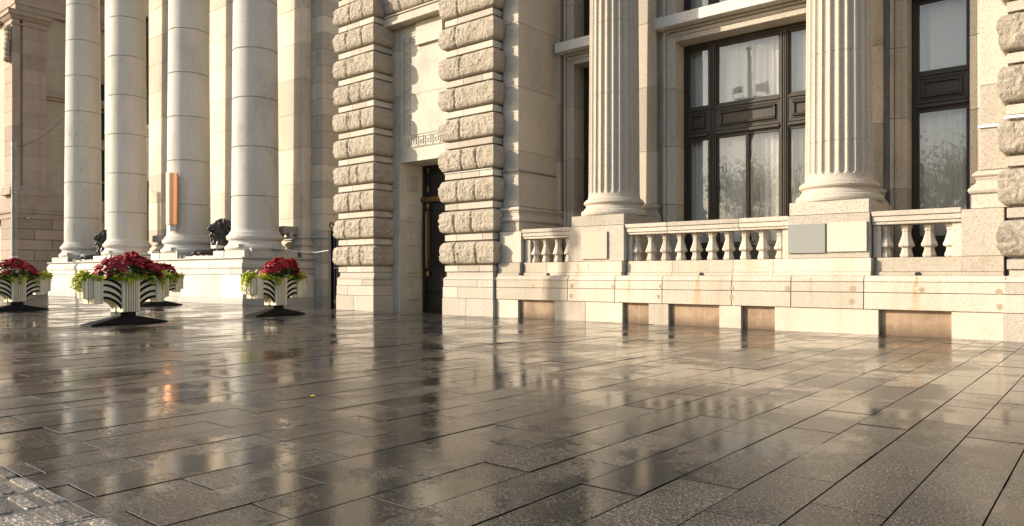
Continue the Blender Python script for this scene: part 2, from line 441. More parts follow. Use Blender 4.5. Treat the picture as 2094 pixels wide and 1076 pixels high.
# --- upper base course with step-backs
ub = MB()
def course(x0, x1, y0, js=()):
    ss = [x0]+list(js)+[x1]
    for a, b in zip(ss[:-1], ss[1:]):
        tn = random.random()
        ub.box(a+.004, b-.004, y0, 15.2, 1.062, 1.298, tn)
        ub.box(a+.004, b-.004, y0-.03, 15.2, .995, 1.056, tn)
course(-11.6, -10.93, 13.50); course(-10.88, -9.60, 13.60, (-10.2,)); course(-9.56, -8.12, 13.47); course(-8.06, -4.72, 13.60, (-7.012, -5.722, -4.95))
course(-4.68, -3.24, 13.47); course(-3.18, -1.93, 13.60); course(-1.92, -1.36, 13.50)
ub.box(-11.6, -1.36, 13.68, 15.9, .99, 1.285, .2)
for xh in (-10.141, -6.358, -2.546): ub.box(xh-.001, xh+.001, 13.7, 13.8, 1, 1.2)
ub.build('upper_base_course', 'plinth', B, .01, 2)
for xh in (-10.141, -6.358, -2.546):
    q = MB(); n = 10
    q.v += [(xh+.055*math.cos(2*math.pi*i/n), 13.3 if False else 13.566, 1.02+.035*math.sin(2*math.pi*i/n)) for i in range(n)]; q.face(list(range(n))); q.build('weep_hole', 'dark', B)
# --- terrace floor
# --- pedestals
def pedestal(x0, x1, y0, top, deep=15.25, js=None):
    m = MB(); m.box(x0, x1, y0, deep, 1.300, 2.085 if top else 2.03)
    return m
for (x0, x1) in ((-9.50, -8.10), (-4.66, -3.27)):
    p = MB(); p.box(x0, x1, 13.52, 15.24, 1.303, 2.075); ob = p.build('pedestal', 'granite', B, .012, 2)
    p = MB(); p.box(x0+.02, x1-.02, 13.56, 15.24, 2.083, 2.315); p.build('column_plinth', 'granite', B, .012, 2)
for (x0, x1) in ((-11.6, -10.93), (-1.93, -1.36)):
    p = MB(); p.box(x0, x1, 13.55, 15.2, 1.303, 2.045); p.build('pedestal', 'granite', B, .012, 2)
# --- wall piers beside the doors (flat granite with moulded base)
def wall_pier(x0, x1, right_open):
    m = MB(); m.box(x0-.1, x1+.1, 13.6, 15.3, 2.053, 2.275)
    m.sweep(x0, x1, 13.7, 15.3, [(.10-.0+o*1.4, 2.28+z*.84) for o, z in ATTIC[:-1]]+[(.0, 2.28+.45*.84)])
    stack(m, x0, x1, 13.7, 15.3, [2.66, 4.0, 5.55, 7.1, 8.7, 10.3, 12.0, 13.6])
    return m.build('wall_pier', 'granite', B, .008, 1)
wall_pier(-11.62, -11.13, True); wall_pier(-1.70, -1.25, False)
# --- back pilasters
for (x0, x1) in ((-11.5, -11.04), (-9.31, -8.29), (-4.49, -3.47), (-1.8, -1.72)):
    m = MB(); m.box(x0-.02, x1+.06, 15.2, 15.5, 1.3, 2.27)
    m.sweep(x0, x1, 15.26, 15.5, [(.07+o, 2.28+z*.84) for o, z in ATTIC[:-1]]+[(.0, 2.66)])
    stack(m, x0, x1, 15.26, 15.5, [2.66, 3.9, 5.4, 6.9, 8.4, 9.9, 11.4, 13.6]); m.build('pilaster', 'granite', B, .006, 1)
# --- back wall round the windows
wl = MB()
for (x0, x1) in ((-11.2, -10.95), (-9.39, -8.13), (-4.55, -3.35), (-1.8, -1.4)):
    stack(wl, x0, x1, 15.45, 15.95, [1.3, 2.6, 4.1, 5.6, 7.1, 8.6, 10.1, 11.6, 13.6])
wl.build('back_wall', 'granite', B, .004)
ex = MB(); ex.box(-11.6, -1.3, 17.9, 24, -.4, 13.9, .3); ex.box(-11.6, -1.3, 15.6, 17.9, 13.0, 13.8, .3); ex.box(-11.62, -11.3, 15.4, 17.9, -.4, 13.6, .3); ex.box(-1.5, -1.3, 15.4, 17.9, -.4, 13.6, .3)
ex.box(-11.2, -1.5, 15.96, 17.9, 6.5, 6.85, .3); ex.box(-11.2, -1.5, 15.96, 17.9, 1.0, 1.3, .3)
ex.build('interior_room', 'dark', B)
# --- architraves, bands
def architrave(x0, x1, z0, z1, wd=.27):
    m = MB()
    for (a, b, s) in ((x0-wd, x0, 1), (x1, x1+wd, -1)):
        zz = frange(z0, z1+wd, 4)
        for i in range(4):
            tn = random.random()
            m.box(a, b, 15.37, 15.86, zz[i]+.004, zz[i+1]-.004 if i < 3 else zz[i+1], tn)
            o = a if s == 1 else b
            m.box(min(o, o+s*.06), max(o, o+s*.06), 15.30, 15.5, zz[i]+.004, zz[i+1]-.004, tn)
            m.box(min(o+s*.075, o+s*.15), max(o+s*.075, o+s*.15), 15.34, 15.5, zz[i]+.004, zz[i+1]-.004, tn)
    m.box(x0+.001, x1-.001, 15.37, 15.86, z1, z1+wd-.001, .5)
    m.box(x0-wd-.001, x1+wd+.001, 15.297, 15.5, z1+wd-.06, z1+wd+.002, .4)
    m.box(x0-wd+.08, x1+wd-.08, 15.337, 15.5, z1+wd-.15, z1+wd-.075, .4)
    # egg-and-dart beads under the band
    nb = int((x1-x0+2*wd)/.13)
    for i in range(nb):
        xx = x0-wd+.08+i*.13
        m.box(xx, xx+.06, 15.285, 15.32, z1+wd-.035, z1+wd-.008, .4)
    m.build('architrave', 'granite', B, .006)
WIN = [(-10.68, -9.66), (-7.86, -4.82), (-3.08, -2.06)]
for (x0, x1) in WIN:
    architrave(x0, x1, 1.3, 6.36); architrave(x0, x1, 6.9, 10.6)
    m = MB(); m.box(x0-.36, x1+.36, 15.04, 15.9, 6.64, 6.885, .8); m.build('sill_band', 'granite_fine', B, .012, 2)
    m = MB(); m.box(x0-.36, x1+.36, 15.04, 15.9, 10.88, 11.1, .8); m.box(x0-.3, x1+.3, 15.5, 15.9, 11.1, 13.6, .5); m.build('wall_panel', 'granite', B, .012, 2)

# --- bronze windows
def bronze_window(x0, x1, mull, z0, zs0, zs1, z1, transom=True, casement=None):
    """frame with mullions; spandrel between zs0 and zs1"""
    root = MB(); Y = 15.83
    f = root
    f.box(x0, x0+.085, Y, Y+.14, z0, z1); f.box(x1-.085, x1, Y, Y+.14, z0, z1)
    f.box(x0+.086, x1-.086, Y, Y+.14, z1-.10, z1)
    f.box(x0+.03, x0+.06, Y-.02, Y+.02, z0, z1-.02); f.box(x1-.06, x1-.03, Y-.02, Y+.02, z0, z1-.02)
    edges = [x0+.085]
    for c in mull:
        f.box(c-.09, c+.09, Y-.01, Y+.15, z0, z1-.101)
        f.box(c-.055, c-.03, Y-.035, Y+.02, z0, z1-.12); f.box(c+.03, c+.055, Y-.035, Y+.02, z0, z1-.12)
        f.box(c-.015, c+.015, Y-.022, Y+.02, z0, z1-.16)
        edges += [c-.09, c+.09]
    edges.append(x1-.085)
    cells = [(edges[i], edges[i+1]) for i in range(0, len(edges), 2)]
    for (a, b) in cells:
        if zs0:
            f.box(a, b, Y+.005, Y+.13, zs0+.001, zs1-.001)
            f.box(a, b, Y-.03, Y+.02, zs1-.07, zs1-.03); f.box(a, b, Y-.05, Y+.02, zs0+.03, zs0+.09); f.box(a, b, Y-.015, Y+.02, zs0+.11, zs0+.13)
            # recessed panel with reeded border
            pa, pb, q0, q1 = a+.09, b-.09, zs0+.22, zs1-.16
            for (u0, u1, w0, w1) in ((pa, pb, q1-.05, q1), (pa, pb, q0, q0+.05), (pa, pa+.05, q0+.051, q1-.051), (pb-.05, pb, q0+.051, q1-.051)):
                f.box(u0, u1, Y-.035, Y+.02, w0, w1)
            for (u0, u1, w0, w1) in ((pa-.04, pb+.04, q1+.03, q1+.045), (pa-.04, pb+.04, q0-.045, q0-.03)):
                f.box(u0, u1, Y-.012, Y+.02, w0, w1)
            n = int((pb-pa)/.045)
            for i in range(n):
                for zc in (q1-.025, q0+.025):
                    xa = pa+i*.045
                    f.hexa([(xa, Y-.048, zc-.028), (xa+.02, Y-.048, zc-.028), (xa+.02, Y-.03, zc-.028), (xa, Y-.03, zc-.028)],
                           [(xa+.02, Y-.048, zc+.028), (xa+.04, Y-.048, zc+.028), (xa+.04, Y-.03, zc+.028), (xa+.02, Y-.03, zc+.028)])
        # lower fixed panel
        f.box(a, b, Y+.01, Y+.12, z0, z0+.36) if zs0 else None
        if zs0: f.box(a, b, Y-.02, Y+.10, z0+.36, z0+.41)
        # sash rims
        for (w0, w1) in (((z0+.411, zs0), (zs1, z1-.10)) if zs0 else ((z0, z1-.10),)):
            f.box(a, a+.035, Y+.03, Y+.10, w0, w1); f.box(b-.035, b, Y+.03, Y+.10, w0, w1)
            f.box(a+.036, b-.036, Y+.03, Y+.10, w0, w0+.04); f.box(a+.036, b-.036, Y+.03, Y+.10, w1-.05, w1)
    if casement: f.box(casement-.035, casement+.035, Y+.01, Y+.11, z0+.41, zs0)
    fr = f.build('window', 'bronze', B, .004)
    for (a, b) in cells:
        for (w0, w1) in (((z0+.45, zs0-.05), (zs1+.04, z1-.15)) if zs0 else ((z0+.04, z1-.15),)):
            mb = MB()
            parts = [(a+.036, b-.036)] if not (casement and a < casement < b and w0 < 3) else [(a+.036, casement-.036), (casement+.036, b-.036)]
            for (pa, pb) in parts: 
                q = MB(); q.grid(lambda u, v: (lerp(pa, pb, u), Y+.065, lerp(w0, w1, v)), 1, 1); q.build('pane', 'glass', fr)
    return cells
CELLS = []
for i, (x0, x1) in enumerate(WIN):
    mull = [-7.15, -5.53] if i == 1 else []
    CELLS.append(bronze_window(x0, x1, mull, 1.3, 4.17, 4.87, 6.36, casement=-6.34 if i == 1 else None))
    bronze_window(x0, x1, mull, 6.9, None, None, 10.6)

# --- fluted columns
def flute(R0, d, z0, z1):
    N = 24
    def f(t, z):
        ph = (t*N) % 1.0-.5
        s = abs(ph)/.40
        if s >= 1: return 0
        e = .075
        k = 1.0
        if z < z0+e: k = math.sqrt(max(0, 1-((z0+e-z)/e)**2))
        elif z > z1-e: k = math.sqrt(max(0, 1-((z-z1+e)/e)**2))
        dd = d*math.sqrt(max(0, 1-s*s))
        if z < z0 or z > z1: return 0
        # semicircular stop at the foot of the flute
        if z < z0+e:
            half = math.sqrt(max(0, 1-((z0+e-z)/e)**2)); 
            return 0 if s >= half else d*math.sqrt(max(0, half*half-s*s))
        return dd
    return f
for ci, cx in enumerate((-8.80, -3.98)):
    cy = 14.26; b0 = 2.315
    RB = .575
    prof = [(RB+.13, b0), (RB+.155, b0+.015), (RB+.17, b0+.06), (RB+.155, b0+.115), (RB+.13, b0+.135), (RB+.10, b0+.145), (RB+.095, b0+.17), (RB+.06, b0+.20), (RB+.052, b0+.24), (RB+.075, b0+.262), (RB+.095, b0+.272), (RB+.11, b0+.30), (RB+.095, b0+.335), (RB+.07, b0+.345), (RB+.07, b0+.365), (RB+.03, b0+.38), (RB+.008, b0+.42), (RB, b0+.47)]
    sh = MB()
    z0, z1, top = b0+.49, 12.3, 12.5
    zsl = [b0+.47, z0-.001]+[z0+.075*k/6 for k in range(7)]
    z = 3.41
    while z < 12.2:
        zsl += [z-.05, z-.012, z-.0085, z-.006, z+.006, z+.0085, z+.012, z+.05]; z += 1.6
    zsl += [z0+.2, 5.8, 7.4, 9, 10.6, z1-.075, z1-.04, z1, top]
    zsl = sorted(set(zsl))
    js = [3.41+1.6*i for i in range(6)]
    pr = [(RB-(z-b0-.47)*.0065-(.010 if any(abs(z-j) < .007 for j in js) else 0), z) for z in zsl]
    sh.lathe(cx, cy, pr, n=24*14, flute=flute(RB, .052, z0, z1))
    shaft = sh.build('fluted_column', 'granite', B)
    bs = MB(); bs.lathe(cx, cy, prof, n=72); bs.build('column_base', 'granite', shaft)
    cp = MB(); cp.lathe(cx, cy, [(RB-.07, 12.5), (RB-.02, 12.55), (RB-.05, 12.6), (RB+.12, 12.8)], n=64); cp.box(cx-.72, cx+.72, cy-.72, cy+.72, 12.801, 12.98); cp.build('capital', 'granite', shaft)
m = MB(); m.sweep(-11.7, -1.1, 13.6, 24, [(0, 12.99), (0, 13.5), (.08, 13.55), (.08, 14.2), (.3, 14.4), (.6, 14.5), (.65, 14.8), (.1, 14.85)]); m.build('entablature', 'granite', B)

# --- balustrades
BP = [(.070, 0), (.082, .02), (.082, .05), (.072, .08), (.062, .13), (.058, .155), (.066, .165), (.096, .185), (.10, .21), (.096, .235), (.088, .25), (.075, .30), (.060, .36), (.052, .41), (.050, .44), (.062, .45), (.062, .465), (.056, .475), (.060, .485), (.075, .50), (.075, .555)]
def balustrade(x0, x1, bx, half):
    rail = MB()
    js = [x0]+([-7.12, -5.6] if x1-x0 > 2 else [])+[x1]
    for a, b in zip(js[:-1], js[1:]):
        rail.box(a+.003, b-.003, 13.60, 13.98, 1.858, 1.905); rail.box(a+.003, b-.003, 13.575, 14.0, 1.909, 1.995); rail.box(a+.003, b-.003, 13.55, 14.02, 2.0, 2.085)
    rl = rail.build('balustrade', 'granite', B, .01, 2)
    for e in half:
        q = MB(); q.box(e[0], e[1], 13.66, 13.92, 1.30, 1.857); q.build('end_block', 'granite', rl, .008)
    for x in bx:
        q = MB(); n = 8; s_ = 1/math.cos(math.pi/8)
        q.lathe(x, 13.79, [(r*s_*1.16, 1.301+z) for r, z in BP], n=8, a0=math.pi/8+random.gauss(0, .02), smooth=False, tint=random.random())
        q.build('baluster', 'granite', rl, .004)
balustrade(-8.10, -4.66, [-7.93+.34*i for i in range(10)], ((-8.09, -7.985), (-4.80, -4.67)))
balustrade(-3.26, -1.93, [-3.08, -2.76, -2.42, -2.10], ((-3.25, -3.13), (-2.07, -1.94)))
balustrade(-10.92, -9.51, [-10.68, -10.36, -10.02, -9.70], ((-10.91, -10.73), (-9.64, -9.52)))

# --- rock-faced piers
def rock_course(mb, x0, x1, y0, y1, z0, z1, Bf=.17, seed=0, left=True, right=True, joints=()):
    path = []
    if left: path += [((x0, lerp(y1, y0, t)), (-1, 0)) for t in frange(0, 1, 22)[:-1]]
    if left: path += [((x0, y0), (-1, -1))]
    path += [((lerp(x0, x1, t), y0), (0, -1)) for t in frange(0, 1, max(8, int((x1-x0)/.021)))[(1 if left else 0):(-1 if right else None)]]
    if right: path += [((x1, y0), (1, -1))]
    if right: path += [((x1, lerp(y0, y1, t)), (1, 0)) for t in frange(0, 1, 22)[1:]]
    nv = 28; n = len(path); b = len(mb.v); s = 0; prev = path[0][0]
    for i, (p, d) in enumerate(path):
        s += math.hypot(p[0]-prev[0], p[1]-prev[1]); prev = p
        for j in range(nv+1):
            t = -1+2*j/nv; z = lerp(z0, z1, j/nv)
            prof = max(0, 1-abs(t)**3.6)**(1/2.1)
            q = Vector((p[0]*2.2+seed*3.1, p[1]*2.2, z*2.2))
            rgh = noise.fractal(q*2.4, .8, 2.1, 5)*.62+(abs(noise.noise(q*5.5))-.25)*.9+noise.fractal(q*13, .7, 2.0, 2)*.22
            chip = noise.noise(q*1.3+Vector((9, 3, 1)))*.35
            jd = 0
            for jx in joints:
                wob = jx+noise.noise(Vector((seed, z*5, jx)))*.03
                if d[1] == -1 and abs(p[0]-wob) < .07: jd = max(jd, 1-abs(p[0]-wob)/.07)
            # at the arris the block is dressed back slightly
            mul = 1.0 if not (d[0] and d[1]) else .92
            off = Bf*prof*(1+(rgh*.30+chip*.25)*mul)-jd*jd*.055
            off = max(off, -.01)
            # sideways end rounding at the rear
            dz = rgh*.018*prof if 0 < j < nv else 0
            mb.v.append((p[0]+d[0]*off, p[1]+d[1]*off, z+dz))
    for i in range(n-1):
        for j in range(nv):
            a = b+i*(nv+1)+j; mb.face([a, a+nv+1, a+nv+2, a+1], .5, True)
    mb.box(x0+.02, x1-.02, y0+.02, y1-.005, z0+.001, z1-.001, .3)
LEDGE = [1.24+.779*i for i in range(13)]
def rock_pier(x0, x1, y1, seed, left=True, right=True, hi=12):
    m = MB()
    rs = random.Random(seed)
    js = [lerp(x0, x1, .32), lerp(x0, x1, .52)]
    # foot courses
    def seg(zz0, zz1, ex, cuts):
        cc = [x0-ex if left else x0]+cuts+[x1+ex if right else x1]
        for a, b in zip(cc[:-1], cc[1:]): m.box(a+.003, b-.003, 13.35-ex, y1, zz0, zz1, rs.random())
    seg(-.4, .421, .05, [lerp(x0, x1, .48)]); seg(.428, .702, .04, [lerp(x0, x1, .3)]); seg(.71, .885, .03, [lerp(x0, x1, .7)])
    m.hexa([(x0-.045*left, 13.305, .893), (x1+.045*right, 13.305, .893), (x1+.045*right, y1, .893), (x0-.045*left, y1, .893)],
           [(x0+.02, 13.37, .965), (x1-.02, 13.37, .965), (x1-.02, y1, .965), (x0+.02, y1, .965)])
    m.box(x0+.03, x1-.03, 13.39, y1, .94, 1.085, .4)
    foot = m.build('rock_faced_pier', 'granite', B, .008, 2)
    lg = MB(); rk = MB()
    for i in range(hi):
        zt = LEDGE[i]
        cc = [x0]+[lerp(x0, x1, rs.uniform(.25, .42))]+([lerp(x0, x1, rs.uniform(.6, .8))] if rs.random() > .4 else [])+[x1]
        for a, b in zip(cc[:-1], cc[1:]): lg.box(a+.002, b-.002, 13.35, y1, zt-.15, zt, rs.random())
        lg.box(x0+.07, x1-.07, 13.44, y1-.01, zt, zt+.629, .3)
        jn = [lerp(x0, x1, rs.uniform(.25, .4))]+([lerp(x0, x1, rs.uniform(.6, .75))] if rs.random() > .45 else [])
        rock_course(rk, x0+.03, x1-.03, 13.38, y1-.01, zt+.035, zt+.595, .14, seed+i*1.7, left, right, jn)
    lg.build('ledge_course', 'granite', foot, .006)
    rk.build('rock_course', 'granite_rough', foot)
    return foot
rock_pier(-17.66, -16.07, 14.08, 3); rock_pier(-13.27, -11.645, 14.08, 11)
rock_pier(-1.31, .4, 14.08, 21)
# --- doorway between the two piers
dw = MB()
for zt, z1_ in ((-.4, 8.03),):
    stack(dw, -16.6, -15.775, 14.04, 14.07, [-.4, .9, 2.2, 3.5, 4.8, 6.1, 7.4, 8.03]); stack(dw, -13.535, -12.6, 14.04, 14.07, [-.4, .9, 2.2, 3.5, 4.8, 6.1, 7.4, 8.03])
dw.build('door_surround', 'granite', B, .006)
m = MB()
m.box(-16.08, -13.25, 13.70, 14.6, 8.02, 8.24, .7); m.box(-16.08, -13.25, 13.665, 14.6, 8.17, 8.245, .7) if False else None
m.box(-16.06, -13.27, 13.66, 14.5, 8.246, 8.29, .6)
rk = MB(); rock_course(rk, -16.06, -13.27, 13.75, 14.6, 8.31, 8.98, .15, 55, False, False, [-15.3, -14.4]); 
rock_course(rk, -16.06, -13.27, 13.75, 14.6, 9.15, 9.75, .15, 58, False, False, [-15.0, -14.1])
lt = m.build('lintel', 'granite', B, .008); rk.build('rock_course', 'granite_rough', lt)
ms = MB(); ms.box(-17.9, -11.4, 14.62, 24, -.4, 13.5, .4) if False else None
ms.box(-17.6, -16.7, 14.1, 24, -.4, 13.5, .4); ms.box(-12.6, -11.7, 14.1, 24, -.4, 13.5, .4); ms.box(-16.7, -12.6, 15.35, 24, -.4, 13.5, .4)
ms.box(-16.69, -12.61, 14.3, 15.34, 8.35, 13.5, .4); ms.box(-17.8, -11.5, 13.4, 24, 10.7, 13.5, .4)
ms.build('wall_mass', 'granite', B)
# marble lining: jambs with bosses, tablet above the door
mo = None
for (jx0, jx1) in ((-16.138, -15.760), (-13.550, -13.084)):
    mj = MB()
    for (a, b) in ((-.4, .95), (.955, 2.57), (2.575, 4.186)): mj.box(jx0, jx1, 14.0647, 14.9446, a, b)
    m_ = mj.build('marble_jamb', 'marble', B, .006); mo = mo or m_
for (z0, z1) in ((3.42, 3.86), (2.64, 3.05), (1.83, 2.25), (1.05, 1.43), (.28, .67)):
    q = MB()
    q.hexa([(-15.761, 14.3056, z0), (-15.761, 14.3056, z1), (-15.761, 14.7283, z1), (-15.761, 14.7283, z0)], [(-15.716, 14.3301, z0+.025), (-15.716, 14.3301, z1-.025), (-15.716, 14.7038, z1-.025), (-15.716, 14.7038, z0+.025)])
    q.build('boss', 'marble', mo, .01)
tb = MB()
tb.box(-15.780, -13.550, 14.0696, 14.9151, 4.19, 6.05, .6); tb.box(-15.780, -13.550, 14.0696, 14.9151, 6.055, 8.02, .5)
to = tb.build('marble_tablet', 'marble', B, .004)
q = MB(); q.box(-15.04, -14.0, 13.975, 14.0686, 7.38, 8.015, .6); q.build('marble_slab', 'marble', to, .006)
key = MB()
def key_unit(ox, oz, s, flip=False, vert=False):
    pts = [(0, 0), (0, 1), (.78, 1), (.78, .28), (.34, .28), (.34, .62), (.56, .62)]
    wd = .07
    segs = list(zip(pts[:-1], pts[1:]))+[((0, 0), (1, 0))]
    for (a, b) in segs:
        x0, x1 = sorted((a[0], b[0])); z0, z1 = sorted((a[1], b[1]))
        if vert: x0, x1, z0, z1 = z0, z1, x0, x1
        key.box(ox+(x0-wd/2)*s, ox+(x1+wd/2)*s, 14.052, 14.0701, oz+(z0-wd/2)*s, oz+(z1+wd/2)*s, .3)
s_ = .26
for i in range(6): key_unit(-15.302+i*.285, 4.60, s_)
for i in range(10): key_unit(-15.591, 4.98+i*.268, .235, vert=True)
for i in range(2): key_unit(-15.302+i*.285, 7.52, s_) if i < 1 else None
for zz in (4.565, 4.925): key.box(-15.318, -13.566, 14.050, 14.0701, zz, zz+.012, .3)
for xx in (-15.623, -15.358): key.box(xx, xx+.012, 14.051, 14.0701, 4.95, 7.72, .3)
for zz in (4.73, 7.62): 
    n = 20; key.lathe(0, 0, [(.10, 0), (.10, .012), (.08, .022), (.07, .012)], n) if False else None
    b = len(key.v)
    for rr, yy in ((.105, 14.0686), (.105, 14.0548), (.09, 14.0499), (.075, 14.0617)):
        key.v += [(-15.479+rr*math.cos(2*math.pi*i/n), yy, zz+rr*1.1*math.sin(2*math.pi*i/n)) for i in range(n)]
    for r_ in range(3):
        for i in range(n):
            j = (i+1) % n; key.face([b+r_*n+i, b+r_*n+j, b+(r_+1)*n+j, b+(r_+1)*n+i], .3)
    key.face([b+3*n+i for i in range(n)], .3)
key.build('greek_key_border', 'marble', to)
# door
dr = MB(); dr.box(-15.760, -13.550, 14.9643, 15.0430, -.4, 4.186, .3)
dr.box(-15.760, -15.680, 14.9151, 14.9741, -.4, 4.186, .4); dr.box(-13.630, -13.550, 14.9151, 14.9741, -.4, 4.186); dr.box(-14.691, -14.619, 14.9151, 14.9741, -.4, 3.1)
for (a, b) in ((-15.680, -14.691), (-14.619, -13.630)):
    dr.box(a, b, 14.9348, 14.9741, .55, .68); dr.box(a, b, 14.9348, 14.9741, -.4, -.1)
    dr.box(a+.15, b-.15, 14.9250, 14.9545, 0, .45)
do = dr.build('door', 'door', B, .01)
gr = MB()
for (a, b) in ((-15.535, -14.731), (-14.579, -13.727)):
    for k in range(9):
        x = lerp(a, b, k/8); gr.box(x-.009, x+.009, 14.9299, 14.9545, .9+.2*(k % 2), 2.9-.15*(k % 3))
    for z in (.75, .95, 2.95, 3.04, 1.15): gr.box(a, b, 14.9250, 14.9446, z-.008, z+.008)
    for k in range(5):
        x = lerp(a, b, (k+.5)/5)
        gr.box(x-.07, x+.07, 14.9210, 14.9348, 2.78, 2.795); gr.box(x-.07, x-.055, 14.9210, 14.9348, 2.65, 2.78); gr.box(x-.07, x+.03, 14.9210, 14.9348, 2.65, 2.665)
def ring(mb, cx, cz, r, y, th=.012, n=20, a0=0, a1=360):
    mb.tube([(cx+r*math.cos(R(lerp(a0, a1, i/n))), y, cz+r*math.sin(R(lerp(a0, a1, i/n)))) for i in range(n+1)], th, 5)
for (cx, cz, r) in ((-15.254, 3.72, .28), (-14.932, 3.72, .16), (-15.254, 3.72, .13), (-14.651, 3.75, .34), (-14.651, 3.75, .2)): ring(gr, cx, cz, r, 14.9348)
gr.tube([(-15.656, 14.9348, 4.1), (-13.647, 14.9348, 4.1)], .012); gr.tube([(-15.656, 14.9348, 3.38), (-13.647, 14.9348, 3.38)], .012)
gr.build('grille', 'grille', do)
gd = MB(); gd.box(-15.760, -13.550, 14.8463, 14.9446, 3.13, 3.17); gd.box(-15.760, -13.550, 14.8267, 14.9446, 3.175, 3.23); gd.box(-15.760, -13.550, 14.8562, 14.9446, 3.235, 3.27); gd.build('brass_transom', 'gold', do, .006)
for x in (-15.511, -13.807):
    h = MB(); h.box(x-.06, x+.06, 14.8660, 14.9348, 1.18, 2.87); h.tube([(x, 14.8463, 1.22), (x, 14.8463, 2.83)], .035, 10)
    h.ellipsoid((x, 14.8955, 3.0), (.075, .05, .11), nu=14, nv=8); h.ellipsoid((x, 14.8955, 1.03), (.075, .05, .11), nu=14, nv=8)
    h.build('door_handle', 'gold', do, .006)
    for (z0, z1) in ((3.42, 3.60), (3.98, 4.14)): MB().box(x-.05, x+.05, 14.8856, 14.9446, z0, z1).build('brass_rosette', 'gold', do, .006)
# ================================================================ PORTICO BUILDING
P = thing('portico_building', (-32.5, 13.7, 0), 'pale stone portico building with four tall plain round columns on a stepped podium', 'building')
pz = [(0, 1.24), (.035, 1.27), (.05, 1.33), (.035, 1.42), (0, 1.50), (-.035, 1.54)]
def podium(x0, x1, y0, y1):
    m = MB()
    m.box(x0+.015, x1-.015, y0+.015, y1, -.44, 1.6, .2)
    n = max(2, round((x1-x0)/1.45)); xs = frange(x0, x1, n)
    m.box(x0-.02, x1+.02, y0-.02, y1, -.44, .16)
    for (z0, z1, off, o) in ((.168, 1.03, .0, 0), (1.038, 1.232, .035, .5)):
        xx = [x0]+[x0+(x1-x0)*(i+o)/n for i in range(0 if o else 1, n)]+[x1]
        for a, b in zip(xx[:-1], xx[1:]): m.box(a+.004-(off if a == x0 else 0), b-.004+(off if b == x1 else 0), y0-off, y1+off*.5, z0, z1)
    # cushion course
    xx = [x0]+[x0+(x1-x0)*(i+.5)/n for i in range(n)]+[x1]
    for a, b in zip(xx[:-1], xx[1:]):
        tn = random.random(); bo = len(m.v)
        pts = [(.035, 1.24), (.06, 1.28), (.055, 1.40), (.02, 1.49), (-.03, 1.54)]
        for o, z in pts:
            xa = a+.004-(o if a == x0 else -max(0, .06-o)*.15); xb = b-.004+(o if b == x1 else -max(0, .06-o)*.15)
            m.v += [(xa, y0-o, z), (xb, y0-o, z), (xb, y1, z), (xa, y1, z)]
        for i in range(len(pts)-1):
            for k in range(4):
                j = (k+1) % 4; m.face([bo+4*i+k, bo+4*i+j, bo+4*i+4+j, bo+4*i+4+k], tn)
        e = bo+4*(len(pts)-1); m.face([e, e+1, e+2, e+3], tn)
    m.box(x0+.03, x1-.03, y0+.03, y1-.02, 1.545, 1.60, .5)
    m.build('podium', 'granite_fine', P, .01, 2)
podium(-31.0, -23.5, 13.70, 16.7); podium(-41.9, -34.4, 13.70, 16.7)
st = MB()
for i in range(9): st.box(-34.38, -31.02, 14.0+i*.32, 17.5, -.44 if i == 0 else .18*i+.002, .18*(i+1))
st.build('entrance_steps', 'granite_fine', P, .008)
fl = MB(); fl.box(-41.9, -23.52, 16.72, 24, -.44, 1.60, .4); fl.build('portico_floor', 'granite_fine', P)
CX = (-24.60, -29.62, -35.45, -40.60)
def base_prof(RB, z0):
    return [(RB+.13, z0), (RB+.20, z0+.02), (RB+.235, z0+.09), (RB+.22, z0+.16), (RB+.17, z0+.20), (RB+.14, z0+.21), (RB+.14, z0+.235), (RB+.095, z0+.28), (RB+.085, z0+.36), (RB+.12, z0+.395), (RB+.145, z0+.40), (RB+.175, z0+.45), (RB+.175, z0+.52), (RB+.14, z0+.57), (RB+.105, z0+.58), (RB+.105, z0+.61), (RB+.075, z0+.63), (RB+.075, z0+.66), (RB+.03, z0+.70), (RB, z0+.78)]
for k, cx in enumerate(CX):
    q = MB(); q.box(cx-1.07, cx-.35+random.uniform(-.1, .1), 13.78, 15.93, 1.605, 1.885); q.box(cx-.34, cx+1.07, 13.78, 15.93, 1.605, 1.885) 
    q.build('column_plinth', 'granite_fine', P, .012, 2)
    RB = .835; s = MB(); z0 = 1.885
    zz = [z0+.78]; z = 3.86
    js = []
    while z < 17.0: js.append(z); zz += [z-.06, z-.028, z-.022, z-.016, z+.016, z+.022, z+.028, z+.06, z+.6, z+1.2]; z += 1.78
    zz.append(17.2)
    def rad(z):
        t = (z-2.6)/14.6; return RB-.115*t**1.25
    pr = [(rad(z)-(.045 if any(abs(z-j) < .0165 for j in js) else 0), z) for z in sorted(zz)]
    s.lathe(cx, 14.85, pr, n=96); sh = s.build('round_column', 'granite_fine', P)
    bb = MB(); bb.lathe(cx, 14.85, base_prof(RB, z0), n=96); bb.build('column_base', 'granite_fine', sh)
m = MB(); m.sweep(-42.0, -23.5, 13.9, 24, [(0, 17.25), (0, 18.2), (.06, 18.25), (.06, 19.3), (.4, 19.5), (.8, 19.6), (.85, 19.95), (.2, 20)]); m.build('entablature', 'granite_fine', P)
m = MB(); m.box(-24.55, -24.45, 0, .1, 0, .1) if False else None
for cx in CX: MB().box(cx-.95, cx+.95, 13.92, 15.8, 17.205, 17.245).build('capital', 'granite_fine', P)
